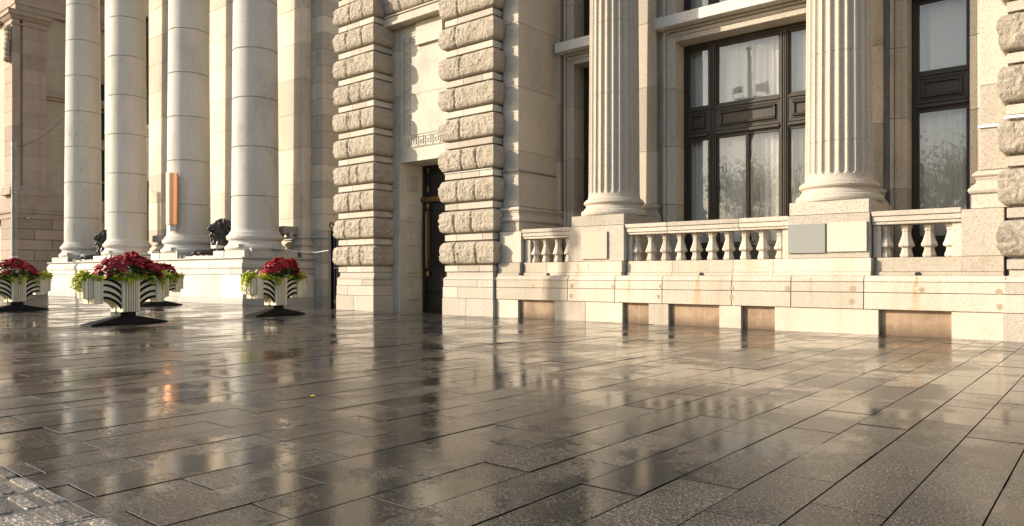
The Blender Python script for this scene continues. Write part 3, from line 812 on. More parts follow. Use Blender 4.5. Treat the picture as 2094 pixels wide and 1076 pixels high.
# back pilasters
zsp = [1.6+.78]+[3.15+1.33*i for i in range(12)]
for cx in CX:
    x0, x1 = cx-.95, cx+.93
    q = MB(); q.sweep(x0, x1, 16.25, 17.1, [(.12, 1.6), (.12, 1.78), (.17, 1.80), (.19, 1.88), (.14, 1.95), (.08, 1.98), (.06, 2.06), (.11, 2.12), (.12, 2.2), (.07, 2.25), (.05, 2.3), (0, 2.38)])
    stack(q, x0, x1, 16.25, 17.1, zsp); q.build('back_pilaster', 'granite_warm', P, .006)
# back wall with windows
bw = MB()
cols = sorted(CX)
for i in range(3):
    a, b = cols[i]+.93, cols[i+1]-.95
    zsw = [1.6+.66*k for k in range(24)]
    wx0, wx1 = lerp(a, b, .16), lerp(a, b, .80)
    stack(bw, a, wx0, 16.95, 17.3, zsw); stack(bw, wx1, b, 16.95, 17.3, zsw)
    stack(bw, wx0, wx1, 16.95, 17.3, [5.8, 6.5, 7.2, 7.9, 8.6]); stack(bw, wx0, wx1, 16.95, 17.3, [14.2, 15, 16.0, 17.2])
bw.build('back_wall', 'granite_warm', P, .005)
for i in range(3):
    a, b = cols[i]+.93, cols[i+1]-.95; wx0, wx1 = lerp(a, b, .16), lerp(a, b, .80)
    for (z0, z1) in ((2.6, 5.8), (8.6, 14.2)):
        f = MB(); n = 6
        f.box(wx0, wx0+.12, 17.0, 17.15, z0, z1); f.box(wx1-.12, wx1, 17.0, 17.15, z0, z1); f.box(wx0+.121, wx1-.121, 17.0, 17.15, z1-.12, z1); f.box(wx0+.121, wx1-.121, 17.0, 17.15, z0, z0+.15)
        f.box((wx0+wx1)/2-.05, (wx0+wx1)/2+.05, 17.0, 17.12, z0+.15, z1-.12)
        fo = f.build('window', 'bronze', P)
        q = MB(); q.grid(lambda u, v: (lerp(wx0+.1, wx1-.1, u), 17.08, lerp(z0+.1, z1-.1, v)), 1, 1); q.build('pane', 'glass', fo)
        # key-patterned sill block
        q = MB(); q.box(wx0-.1, wx1+.1, 16.78, 17.2, z0-.22, z0-.02)
        q.box(wx0-.02, wx1+.02, 16.84, 17.2, z0-.58, z0-.225)
        for k in range(int((wx1-wx0)/.3)):
            for (u0, u1, w0, w1) in ((0, .03, 0, .24), (0, .2, .21, .24), (.17, .2, .05, .24), (.07, .2, .05, .08), (.07, .1, .05, .15)):
                q.box(wx0+.05+k*.3+u0, wx0+.05+k*.3+u1, 16.815, 16.85, z0-.52+w0, z0-.52+w1, .2)
        q.build('window_sill', 'granite_warm', fo)
m = MB(); m.box(-41.5, -23.6, 17.9, 24, 1.6, 17.2, .2); m.build('interior_room', 'dark', P)
m = MB(); m.box(-41.5, -23.6, 17.31, 24, 16.5, 17.2, .2); m.box(-24, -23.6, 17.31, 17.9, 1.6, 16.5); m.box(-41.5, -41.1, 17.31, 24, 1.6, 16.5); m.build('end_wall', 'granite_warm', P)
# flank wall to the right of the portico
m = MB()
stack(m, -23.66, -22.93, 16.62, 24, [-.44]+[.2+.62*i for i in range(28)], [[], [-23.35]], inset=.02)
m.build('flank_wall', 'granite', P, .01)
m = MB(); m.box(-23.55, -23.40, 16.3, 16.62, -.44, 12); m.build('drain_casing', 'granite', P, .02) if False else None

# ================================================================ BROWN BUILDING beyond the portico
N = thing('brown_corner_building', (-47.5, 13.7, 0), 'brown stone corner building with cream brick panels, furthest left behind the columns', 'building')
SX = -47.5
m = MB()
rows = frange(0, 4.2, 7)
for i in range(7):
    z0, z1 = rows[i]+.02, rows[i+1]-.02
    off = 0 if i % 2 else .9
    y = 13.75
    while y < 26:
        L_ = 1.75 if y > 13.8 else 1.0+off
        m.box(SX-2, SX+.25, y+.02, min(y+L_, 26)-.02, z0, z1); y += L_
    x = SX+.25
    while x > -60: m.box(x-1.5, x-.02, 13.62, 13.78, z0, z1) if False else None; x -= 1.5
m.box(SX-2.1, SX+.19, 13.79, 26.1, 0, 4.2, .1)
m.build('rusticated_base', 'brown_stone', N, .02)
m = MB(); 
m.sweep(SX-12, SX+.15, 13.84, 26, [(.1, 4.2), (.12, 4.45), (.2, 4.5), (.22, 4.62), (.1, 4.68), (.0, 4.7), (0, 5.5)])
m.build('base_cornice', 'brown_stone', N)
m = MB(); m.box(SX-12, SX-.3, 14.3, 26, 0, 19.8, .5); m.build('brick_wall', 'brick', N)
def brown_pil(y0, y1, xo=SX, name='corner_pier'):
    m = MB(); m.sweep(xo-1.3, xo, y0, y1, [(.18, 5.5), (.18, 5.72), (.12, 5.8), (.13, 5.9), (.05, 6.0), (0, 6.08)])
    stack(m, xo-1.3, xo, y0, y1, [6.08]+[6.9+.82*i for i in range(10)]+[15.0]); 
    m.sweep(xo-1.3, xo, y0, y1, [(0, 15.0), (.06, 15.05), (.06, 15.12), (0, 15.15), (0, 15.3), (.1, 15.38), (.18, 15.5), (.26, 15.55), (.26, 15.75), (.32, 15.8), (0.05, 15.85)])
    m.build(name, 'brown_stone', N, .008)
brown_pil(13.74, 14.12, SX-.02); brown_pil(14.24, 15.43, SX); brown_pil(21.5, 23)
m = MB(); m.box(SX-1.25, SX-.12, 14.05, 14.3, 5.5, 15.1, .3); m.build('pier_core', 'brown_stone', N)
m = MB(); m.box(SX-.5, SX-.12, 15.43, 26, 11.15, 11.3); m.box(SX-.5, SX-.05, 15.43, 26, 11.305, 11.6); m.build('string_course', 'brown_stone', N, .02)
m = MB(); m.sweep(SX-12, SX-.05, 13.9, 26, [(0, 15.9), (0, 16.2), (.05, 16.22), (.05, 16.6), (.0, 16.62), (0, 17.3), (.2, 17.5), (.3, 17.6), (.3, 17.8), (.7, 18.1), (.75, 18.5), (.1, 18.6)]); m.build('entablature', 'brown_stone', N)
# windows in its side
for (z0, z1) in ((4.9, 8.6), (9.2, 12.6)):
    f = MB(); f.box(SX-.4, SX-.15, 17.6, 17.9, z0, z1); f.box(SX-.4, SX-.15, 20.0, 20.3, z0, z1); f.box(SX-.4, SX-.05, 17.4, 20.5, z1, z1+.5); f.box(SX-.4, SX-.02, 17.4, 20.5, z0-.3, z0)
    f.box(SX-.35, SX-.22, 18.9, 19.0, z0, z1); f.box(SX-.35, SX-.22, 17.9, 20.0, z0+1.7, z0+1.8)
    fo = f.build('window', 'brown_stone', N, .01); q = MB(); q.box(SX-.3, SX-.27, 17.9, 20, z0, z1); q.build('pane', 'green', fo)
# carved console on the corner pier, front side
q = MB()
for i in range(7): q.ellipsoid((SX-.35, 13.62-.04*math.sin(i), 13.1+i*.28), (.16+.03*i, .14+.015*i, .2), nu=10, nv=8)
q.lathe(SX-.35, 13.62, [(.10, 12.9), (.22, 13.0), (.22, 13.15), (.1, 13.2)], 12)
q.build('carved_console', 'brown_stone', N)
q = MB(); q.box(SX+.25, SX+.5, 14.3, 14.42, 4.15, 4.25); q.build('wall_bracket', 'lightbox', N)

# ================================================================ small fixtures
def plaque(x0, x1, z0, z1, mat, label):
    q = MB(); q.box(x0, x1, 13.478, 13.519, z0, z1, .5); o = q.build('blank_plaque', mat, None, .005, 2, loc=((x0+x1)/2, 13.5, z0)); tag(o, label, 'plaque')
plaque(-9.16, -8.50, 1.355, 1.945, 'plq_beige', 'square beige metal plaque on the pedestal under the left fluted column')
plaque(-4.64, -3.99, 1.396, 1.915, 'plq_grey', 'dark grey blank plaque on the right pedestal, beside the cream one')
plaque(-3.955, -3.31, 1.41, 1.925, 'plq_cream', 'cream blank plaque on the right pedestal, beside the dark grey one')
# thin cable trunking on the piers
q = MB(); q.box(-13.27, -11.645, 13.325, 13.348, 3.572, 3.600); q.box(-11.60, -11.09, 13.66, 13.70, 3.50, 3.54); q.box(-11.13, -11.09, 13.70, 15.2, 3.50, 3.54)
tag(q.build('cable_trunking', 'pole', None, loc=(-11.6, 13.5, 3.5)), 'thin dark cable trunking running across the rock-faced pier right of the doorway', 'cable trunking')
q = MB(); q.box(-1.72, -1.34, 13.66, 13.695, 3.33, 3.37); q.box(-1.33, .4, 13.20, 13.24, 3.35, 3.39)
tag(q.build('cable_trunking', 'white', None, loc=(-1.6, 13.6, 3.3)), 'thin white cable trunking across the far right pier at window height', 'cable trunking')

# curtains
def curtain(x0, x1, z0, z1, label, group, fold=.13, amp=.045, seed=0, y=16.12):
    rs = random.Random(seed); n = max(24, int((x1-x0)/.012)); ph = [rs.uniform(0, 6) for _ in range(4)]
    def Pf(u, v):
        x = lerp(x0, x1, u); z = lerp(z0, z1, v)
        xx = x+.02*math.sin(x*23+ph[3])*(1-v)
        d = math.sin(xx*2*math.pi/fold+ph[0]+1.3*math.sin(xx*3.1+ph[1]))*(.55+.45*math.sin(xx*5+ph[2]))
        return (x, y-amp*(1-.45*v)*d+.01*math.sin(z*2+x*9), z)
    m = MB(); m.grid(Pf, n, 8); o = m.build('curtain', 'curtain', None, loc=((x0+x1)/2, y, z1)); tag(o, label, 'curtain', group)
CG = 'white curtains behind the windows'
curtain(-7.83, -7.22, 1.7, 4.3, 'narrow grey-white curtain in the lower left pane of the wide window', CG, .11, .085, 1)
curtain(-7.12, -6.38, 1.7, 4.3, 'white curtain in the lower middle of the wide window, left of the centre post', CG, .12, .085, 2)
curtain(-6.36, -5.58, 1.7, 4.3, 'white curtain in the lower middle of the wide window, right of the centre post', CG, .12, .085, 3)
curtain(-5.50, -4.86, 1.7, 4.3, 'white curtain in the lower pane beside the right fluted column', CG, .12, .085, 4)
curtain(-7.83, -7.28, 4.7, 6.5, 'narrow curtain in the upper left pane of the wide window', CG, .12, .05, 5)
curtain(-7.15, -6.30, 4.7, 6.5, 'sheer curtain filling the left half of the upper middle pane', CG, .2, .04, 6)
curtain(-6.32, -5.5, 4.7, 6.5, 'sheer curtain filling the right half of the upper middle pane', CG, .15, .045, 7, 16.14)
curtain(-5.48, -4.84, 4.7, 6.5, 'white curtain in the upper pane beside the right fluted column', CG, .14, .05, 8)
curtain(-3.05, -2.08, 1.7, 4.3, 'pale curtain in the lower pane of the narrow right window', CG, .22, .03, 9)
curtain(-3.05, -2.08, 4.7, 6.5, 'pale sheer curtain in the upper pane of the narrow right window', CG, .30, .03, 10)
curtain(-7.83, -4.84, 6.95, 10.5, 'long curtain behind the window above the sill band', CG, .16, .05, 11)

# floodlights on the podium
FG = 'small floodlights on the portico podium'
def flood(x, y, z, label, post=None):
    t = thing('floodlight', (x, y, z), label, 'floodlight', group=FG)
    q = MB(); q.box(x-.18, x+.18, y-.16, y+.02, z+.10, z+.22); q.hexa([(x-.17, y+.021, z+.11), (x+.17, y+.021, z+.11), (x+.17, y+.16, z+.15), (x-.17, y+.16, z+.15)], [(x-.17, y+.021, z+.215), (x+.17, y+.021, z+.215), (x+.17, y+.16, z+.2), (x-.17, y+.16, z+.2)])
    q.build('housing', 'lightbox', t, .008)
    q = MB(); q.box(x-.02, x+.02, y-.02, y+.0, z-.0, z+.10); q.box(x-.08, x+.08, y-.06, y+.03, z, z+.02); q.build('bracket', 'boxgrey', t)
flood(-40.05, 14.0, 1.886, 'small grey floodlight on the plinth front of the leftmost round column')
flood(-38.0, 14.0, 1.886-.1, 'small grey floodlight between the two leftmost round columns')
flood(-35.15, 14.0, 1.886, 'small grey floodlight on the plinth of the second round column from the left')
flood(-30.9, 14.0, 1.886-.1, 'small grey floodlight left of the column with the copper lamp')
flood(-29.25, 14.0, 1.886, 'small grey floodlight under the copper lamp')
flood(-25.75, 14.0, 1.886, 'small grey floodlight beside the bronze lion and the right round column')
flood(-24.2, 14.0, 1.886, 'small grey floodlight on the plinth front of the rightmost round column')
t = thing('floodlight', (-23.55, 15.05, 1.6), 'grey floodlight on a tall bracket right of the rightmost round column', 'floodlight', group=FG)
q = MB(); q.box(-23.75, -23.35, 14.9, 15.2, 1.93, 2.08); q.build('housing', 'lightbox', t, .01); q = MB(); q.box(-23.57, -23.50, 15.0, 15.07, 1.6, 1.93); q.box(-23.62, -23.45, 14.95, 15.1, 1.6, 1.63); q.build('bracket', 'lightbox', t)
for (x, lb) in ((-39.5, 'short white stub post on the podium near the leftmost column'), (-34.55, 'short white stub post beside the second column from the left'), (-28.35, 'short white stub post between copper lamp and lion'), (-23.48, 'short white stub post on the podium corner, rightmost of the four')):
    q = MB(); y = 13.72 if x < -24 else 14.0; q.box(x-.05, x+.05, y, y+.06, 1.6, 1.93); q.box(x-.07, x+.07, y-.02, y+.14, 1.93, 1.96); tag(q.build('stub_post', 'lightbox', None, loc=(x, 13.75, 1.6)), lb, 'stub post', 'white stub posts on the podium')
# ledge rails
q = MB()
q.box(-30.97, -23.42, 13.63, 13.71, 1.603, 1.64); q.box(-23.48, -23.40, 13.715, 16.6, 1.603, 1.64); tag(q.build('cable_tray', 'lightbox', None, loc=(-27, 13.7, 1.6)), 'pale cable tray along the ledge of the right podium', 'cable tray')
q = MB(); q.box(-41.87, -34.43, 13.63, 13.71, 1.603, 1.64); tag(q.build('cable_tray', 'lightbox', None, loc=(-38, 13.7, 1.6)), 'pale cable tray along the ledge of the left podium', 'cable tray')
# glass strips and lion slabs
for cxa, lb in ((-27.1, 'right'), (-38.0, 'left')):
    q = MB(); q.box(cxa-1.42, cxa-.8, 13.86, 13.90, 1.602, 1.78); tag(q.build('glass_screen', 'green', None, loc=(cxa, 13.9, 1.6)), 'low dark green glass screen on the podium in front of the %s lion' % lb, 'glass screen')
    q = MB(); q.box(cxa-.75 if lb == 'right' else cxa-.7, cxa+1.35, 13.82, 13.94, 1.645, 1.72); q.box(cxa-.55, cxa+.55, 14.02, 16.6, 1.603, 1.77); tag(q.build('lion_slab', 'granite_fine', None, .01, loc=(cxa, 14.5, 1.6)), 'stone slab carrying the %s bronze lion' % lb, 'stone slab')
# big box lamps behind columns
def boxlamp(x, y, z, label):
    t = thing('box_lamp', (x, y, z), label, 'floodlight')
    q = MB(); q.box(x-.35, x+.35, y-.3, y+.3, z+.12, z+.42); q.build('housing', 'boxgrey', t, .015)
    q = MB(); q.box(x-.5, x+.6, y-.1, y-.02, z-.05, z-.0); q.box(x-.25, x-.15, y-.05, y+.05, z, z+.12); q.box(x+.15, x+.25, y-.05, y+.05, z, z+.12); q.box(x+.42, x+.52, y-.12, y, z, z+.2); q.build('bracket', 'lightbox', t)
boxlamp(-24.35, 15.95, 2.42, 'large dark grey box lamp beside the base of the rightmost round column')
boxlamp(-35.1+.75, 15.95, 2.42, 'large dark grey box lamp behind the second round column from the left')
q = MB(); q.tube([(-25.0, 16.05, 2.42), (-23.6, 16.1, 2.42), (-23.55, 16.58, 2.42), (-22.9, 16.58, 2.42)], .03, 6); q.tube([(-22.9, 16.5, 2.42), (-22.85, 19, 2.42)], .03, 6)
tag(q.build('conduit_pipe', 'lightbox', None, loc=(-24, 16.1, 2.4)), 'pale conduit pipe running right from the box lamp to the black gate', 'pipe')
q = MB(); q.tube([(-23.4, 15.1, 1.98), (-22.9, 15.5, 1.86), (-22.2, 15.8, 1.82), (-20.9, 15.3, 1.84), (-20.6, 15.25, 1.86), (-20.0, 15.3, 2.30), (-19.4, 15.35, 2.36), (-18.95, 15.3, 2.36)], .012, 6)
tag(q.build('loose_wire', 'white', None, loc=(-21, 15.3, 1.8)), 'thin pale loose wire sagging from the bracket floodlight to the black gate', 'wire')
q = MB(); q.box(-22.92, -22.86, 17.15, 17.4, 1.5, 1.75); tag(q.build('switch_box', 'white', None, .01, loc=(-22.9, 17.2, 1.5)), 'small white square box on the wall left of the black gate', 'switch box')
# iron gate between the buildings
t = thing('iron_gate', (-18.3, 14.6, 0), 'narrow black iron gate in the gap left of the rock-faced doorway', 'gate')
q = MB(); q.box(-19.85, -19.70, 14.6, 14.75, -.44, 2.45); q.box(-17.8, -17.7, 14.6, 14.75, -.44, 2.45); q.build('gate_post', 'gate', t, .01)
q = MB()
q.box(-19.7, -17.8, 14.66, 14.70, 2.2, 2.3); q.box(-19.7, -17.8, 14.66, 14.70, .1, .2); q.box(-19.7, -17.8, 14.66, 14.70, 1.2, 1.26)
for i in range(15): x = -19.62+i*.125; q.box(x-.012, x+.012, 14.67, 14.69, -.3, 2.42)
q.box(-19.7, -17.8, 14.71, 14.72, -.4, 2.25)
q.build('gate_leaf', 'gate', t)
q = MB(); ring(q, -19.78, 2.62, .1, 14.68, .025, 16); q.tube([(-19.78, 14.68, 2.44), (-19.78, 14.68, 2.54)], .02); q.build('finial', 'gate', t)
# dark alley behind gate
# copper lamp
t = thing('copper_lamp', (-29.2, 13.93, 3.0), 'tall copper half-cylinder lamp fixed to the second round column from the right', 'wall lamp')
def halfcyl(mb, cx, cy, r, z0, z1, dirx, diry, n=32):
    b = len(mb.v); a0 = math.atan2(diry, dirx)
    for z in (z0, z1):
        for i in range(n+1):
            a = a0-R(100)+R(200)*i/n; mb.v.append((cx+r*math.cos(a), cy+r*math.sin(a), z))
    for i in range(n): mb.face([b+i, b+i+1, b+n+2+i, b+n+1+i], .5, True)
    mb.face([b+i for i in range(n+1)][::-1]); mb.face([b+n+1+i for i in range(n+1)]); mb.face([b, b+n+1, b+2*n+1, b+n][::1])
q = MB(); halfcyl(q, -29.20, 13.98, .25, 3.02, 5.08, .2, -1); q.build('copper_shade', 'copper', t)
q = MB()
for z in (3.03, 5.05, 4.35, 3.75, 3.2): halfcyl(q, -29.20, 13.98, .253, z, z+.008, .2, -1)
q.build('seam_band', 'copper', t)
q = MB(); q.box(-29.34, -29.12, 14.0, 14.10, 3.05, 5.04); q.box(-29.30, -29.16, 13.95, 14.06, 3.3, 3.4) ; q.build('back_bracket', 'boxgrey', t)
q = MB(); q.box(-29.32, -29.10, 13.82, 14.06, 2.76, 3.01); q.build('junction_box', 'white', t, .01)
# pole and wire
t = thing('utility_pole', (-40.35, 11.75, 0), 'grey metal utility pole left of the columns with a wire to the leftmost column', 'pole')
q = MB(); q.tube([(-40.35, 11.75, 1.6), (-40.35, 11.75, 7.35)], .12, 16); q.tube([(-40.35, 11.75, 7.35), (-40.35, 11.75, 7.38)], .145, 16); q.build('shaft', 'pole', t)
q = MB(); q.tube([(-40.35, 11.75, 0), (-40.35, 11.75, 1.9)], .135, 16); q.build('sleeve', 'polewhite', t)
q = MB()
for z in (4.9, 5.05, 7.0): q.tube([(-40.35, 11.75, z), (-40.35, 11.75, z+.05)], .14, 16); q.box(-40.35, -40.1, 11.72, 11.78, z, z+.04)
q.build('clamp', 'boxgrey', t)
q = MB(); q.tube([Vector((-40.25, 11.8, 7.05)).lerp(Vector((-41.1, 14.15, 8.95)), i/10)-Vector((0, 0, .25*math.sin(math.pi*i/10))) for i in range(11)], .014, 5)
tag(q.build('overhead_wire', 'darkcable', None, loc=(-40.5, 13, 8)), 'thin dark wire slung from the utility pole to the leftmost column', 'wire')

# ================================================================ LIONS
def lion(x, y, z, label):
    m = MB()
    def mane(d, a, ph): return .11*math.sin(11*a+6*d.z+2.5*math.sin(4*d.z+a))+.09*noise.noise(d*6)+.04*math.sin(23*a+9*d.z)
    def fur(d, a, ph): return .05*noise.noise(d*4)
    m.ellipsoid((0, .16, .70), (.40, .44, .68), nu=96, nv=40, fn=mane)
    m.ellipsoid((0, .06, 1.10), (.32, .36, .33), nu=96, nv=32, fn=mane)
    m.ellipsoid((0, -.18, 1.08), (.23, .26, .24), fn=fur); m.ellipsoid((0, -.10, .72), (.30, .30, .42), nu=96, nv=40, fn=mane)
    m.ellipsoid((0, -.40, 1.01), (.135, .16, .10)); m.ellipsoid((0, -.53, 1.05), (.085, .06, .055)); m.ellipsoid((0, -.34, 1.13), (.09, .18, .08))
    m.ellipsoid((0, -.36, .80), (.10, .16, .05), rot=Matrix.Rotation(R(18), 3, 'X')); m.ellipsoid((0, -.47, .775), (.08, .05, .06))
    m.ellipsoid((0, -.08, .38), (.30, .32, .42), nu=48, nv=24, fn=mane)
    for s in (-1, 1):
        m.ellipsoid((s*.1, -.36, 1.20), (.06, .07, .045)); m.ellipsoid((s*.2, .0, 1.36), (.07, .06, .09))
        m.ellipsoid((s*.22, -.15, .35), (.15, .2, .36)); m.tube([(s*.22, -.1, .16), (s*.22, -.45, .12), (s*.22, -.82, .10)], [.15, .11, .12], 12)
        m.ellipsoid((s*.22, -.88, .10), (.13, .17, .10))
        for k in (-1, 0, 1): m.ellipsoid((s*.22+k*.07, -.99, .08), (.045, .09, .07), nu=10, nv=8)
        m.ellipsoid((s*.30, 1.45, .36), (.2, .42, .34)); m.tube([(s*.32, 1.5, .12), (s*.34, 1.0, .10)], [.13, .11], 12)
    m.ellipsoid((0, .85, .52), (.36, .85, .38), fn=fur)
    m.tube([(0, 1.75, .4), (.25, 1.85, .15), (.45, 1.5, .1), (.5, 1.1, .1)], [.06, .05, .045, .08], 8)
    o = m.build('lion_statue', 'statue', None); o.location = (x, y, z)
    md = o.modifiers.new('r', 'REMESH'); md.mode = 'VOXEL'; md.voxel_size = .013; md.use_smooth_shade = True
    return tag(o, label, 'lion statue')
lion(-27.15, 14.93, 1.76, 'dark bronze crouching lion with open mouth between the two right round columns')
lion(-38.0, 14.93, 1.76, 'dark bronze lion mostly hidden between the two leftmost round columns')

# ================================================================ PLANTERS
def planter(x, y, rz, label):
    """long side faces local +X and -X; length runs along local Y"""
    t = thing('flower_planter', (x, y, 0), label, 'planter', R(rz), 'cream and black planters on the pavement', local=True)
    q = MB(); a, c = .19, .84
    q.hexa([(-a, -c, .004), (a, -c, .004), (a, c, .004), (-a, c, .004)], [(-a, -c, .03), (a, -c, .03), (a, c, .03), (-a, c, .03)])
    q.hexa([(-a, -c, .031), (a, -c, .031), (a, c, .031), (-a, c, .031)], [(-.10, -.19, .17), (.10, -.19, .17), (.10, .19, .17), (-.10, .19, .17)])
    q.box(-.095, .095, -.17, .17, .165, .27); q.build('pyramid_base', 'black', t, .004)
    body = MB(); ribs = MB()
    HD, HL, H, EL, EW = .165, .77, .94, .91, .12
    body.box(-HD+.02, HD-.02, -.17, .17, .262, .90); body.box(-HD+.105, HD-.105, -HL+.02, HL-.02, .70, .90)
    for sx in (-1, 1):
        ribs = body
        def bx(mb, x0, x1, y0, y1, z0, z1):
            a_, b_ = sorted((sx*x0, sx*x1)); mb.box(a_, b_, y0, y1, z0, z1, .5)
        bx(body, .05, HD, -.19, .19, .255, H)
        for u, w_ in ((-.165, .05), (-.098, .03), (-.045, .03), (.005, .03), (.055, .03), (.105, .03), (.165, .05)):
            bx(ribs, HD+.001, HD+(.035 if w_ == .05 else .05), u-w_/2+.003, u+w_/2-.003, .26, H-.003)
        for sg in (-1, 1):
            st_ = MB()
            n = 14; ua, ub_ = .19, HL-.19
            def arc(zi, zo, k): return lerp(zi, zo, math.sin(k*math.pi/2)**.75)
            pts = [(sg*lerp(ua, ub_, i/n), arc(.32, .53, i/n)) for i in range(n+1)]
            b = len(body.v)
            for (u, z) in pts:
                body.v += [(sx*(HD-.03), u, z), (sx*(HD-.03), u, H-.01), (sx*(HD-.06), u, z), (sx*(HD-.06), u, H-.01)]
            for i in range(n):
                p, r_ = b+4*i, b+4*i+4
                for f in ((p, r_, r_+1, p+1), (p+2, p+3, r_+3, r_+2), (p, p+2, r_+2, r_), (p+1, r_+1, r_+3, p+3)): body.face(list(f))
            for zi, zo, th in ((.32, .535, .045), (.455, .655, .04), (.60, .785, .04), (.74, .905, .03)):
                b = len(st_.v)
                for i in range(n+1):
                    u = sg*lerp(ua+.002, ub_-.002, i/n); z = arc(zi, zo, i/n); z2 = min(z+th+.03*(1-i/n), H-.012)
                    st_.v += [(sx*(HD-.012), u, z), (sx*(HD-.012), u, z2), (sx*(HD-.05), u, z), (sx*(HD-.05), u, z2)]
                for i in range(n):
                    p, r_ = b+4*i, b+4*i+4
                    for f in ((p, r_, r_+1, p+1), (p, p+2, r_+2, r_), (p+1, r_+1, r_+3, p+3)): st_.face(list(f))
            st_.build('arc_stripes', 'black', t)
            y0, y1 = sorted((sg*(HL-.19), sg*HL)); bx(body, .02, HD, y0, y1, .44, H)
            for u in (HL-.165, HL-.02): bx(ribs, HD+.001, HD+.02, sg*u-.016, sg*u+.016, .445, H-.003)
            # ribbed end block, narrower and shorter
            y0, y1 = sorted((sg*(HL+.001), sg*EL)); bx(body, .01, EW, y0, y1, .54, H)
            for u in (HL+.03, HL+.075, HL+.12): bx(ribs, EW+.001, EW+.035, sg*u-.014, sg*u+.014, .545, H-.004)
            for v_ in (.035, .08):
                y0, y1 = sorted((sg*(EL+.001), sg*(EL+.03))); bx(ribs, v_-.016, v_+.016, y0, y1, .545, H-.004)
    body.build('planter_body', 'cream', t, .004)
    q = MB(); q.box(-.13, .13, -.74, .74, .901, .925); q.box(-.10, .10, -.88, .88, .895, .915); q.build('soil', 'earth', t)
    return t
def star(mb, c, nrm, r, npet=6, tint=None, wid=.34, fold=.25):
    c = Vector(c); n = Vector(nrm).normalized(); u = n.orthogonal().normalized(); v = n.cross(u)
    a0 = random.uniform(0, 6.28)
    for k in range(npet):
        a = a0+2*math.pi*k/npet+random.uniform(-.15, .15); rr = r*random.uniform(.75, 1.1)
        d = u*math.cos(a)+v*math.sin(a); s = u*-math.sin(a)+v*math.cos(a)
        lift = random.uniform(-.25, .25); tn = random.random() if tint is None else tint
        b = len(mb.v)
        mid = c+d*rr*.5+n*rr*lift*.5
        mb.v += [tuple(c+n*.005), tuple(mid+s*rr*wid-n*rr*.06), tuple(c+d*rr+n*rr*(lift-.18)), tuple(mid-s*rr*wid-n*rr*.06), tuple(mid+n*rr*.05)]
        for f in ((0, 1, 4), (1, 2, 4), (2, 3, 4), (3, 0, 4)): mb.face([b+i for i in f], tn)
def lobed(mb, c, d, n, size, tint):
    """an ivy-like leaf with five points; d = tip direction, n = normal"""
    c = Vector(c); d = Vector(d).normalized(); n = Vector(n); n = (n-d*n.dot(d)).normalized(); s = d.cross(n)
    out = [(0, -.15), (.30, -.28), (.42, .02), (.28, .12), (.40, .48), (.14, .42), (0, 1.0), (-.14, .42), (-.40, .48), (-.28, .12), (-.42, .02), (-.30, -.28)]
    b = len(mb.v); mb.v.append(tuple(c+d*size*.2+n*size*.08))
    for (x, y) in out: mb.v.append(tuple(c+s*x*size+d*y*size-n*size*(.10*abs(x)+.12*y*y)))
    for i in range(len(out)): mb.face([b, b+1+i, b+1+(i+1) % len(out)], tint)
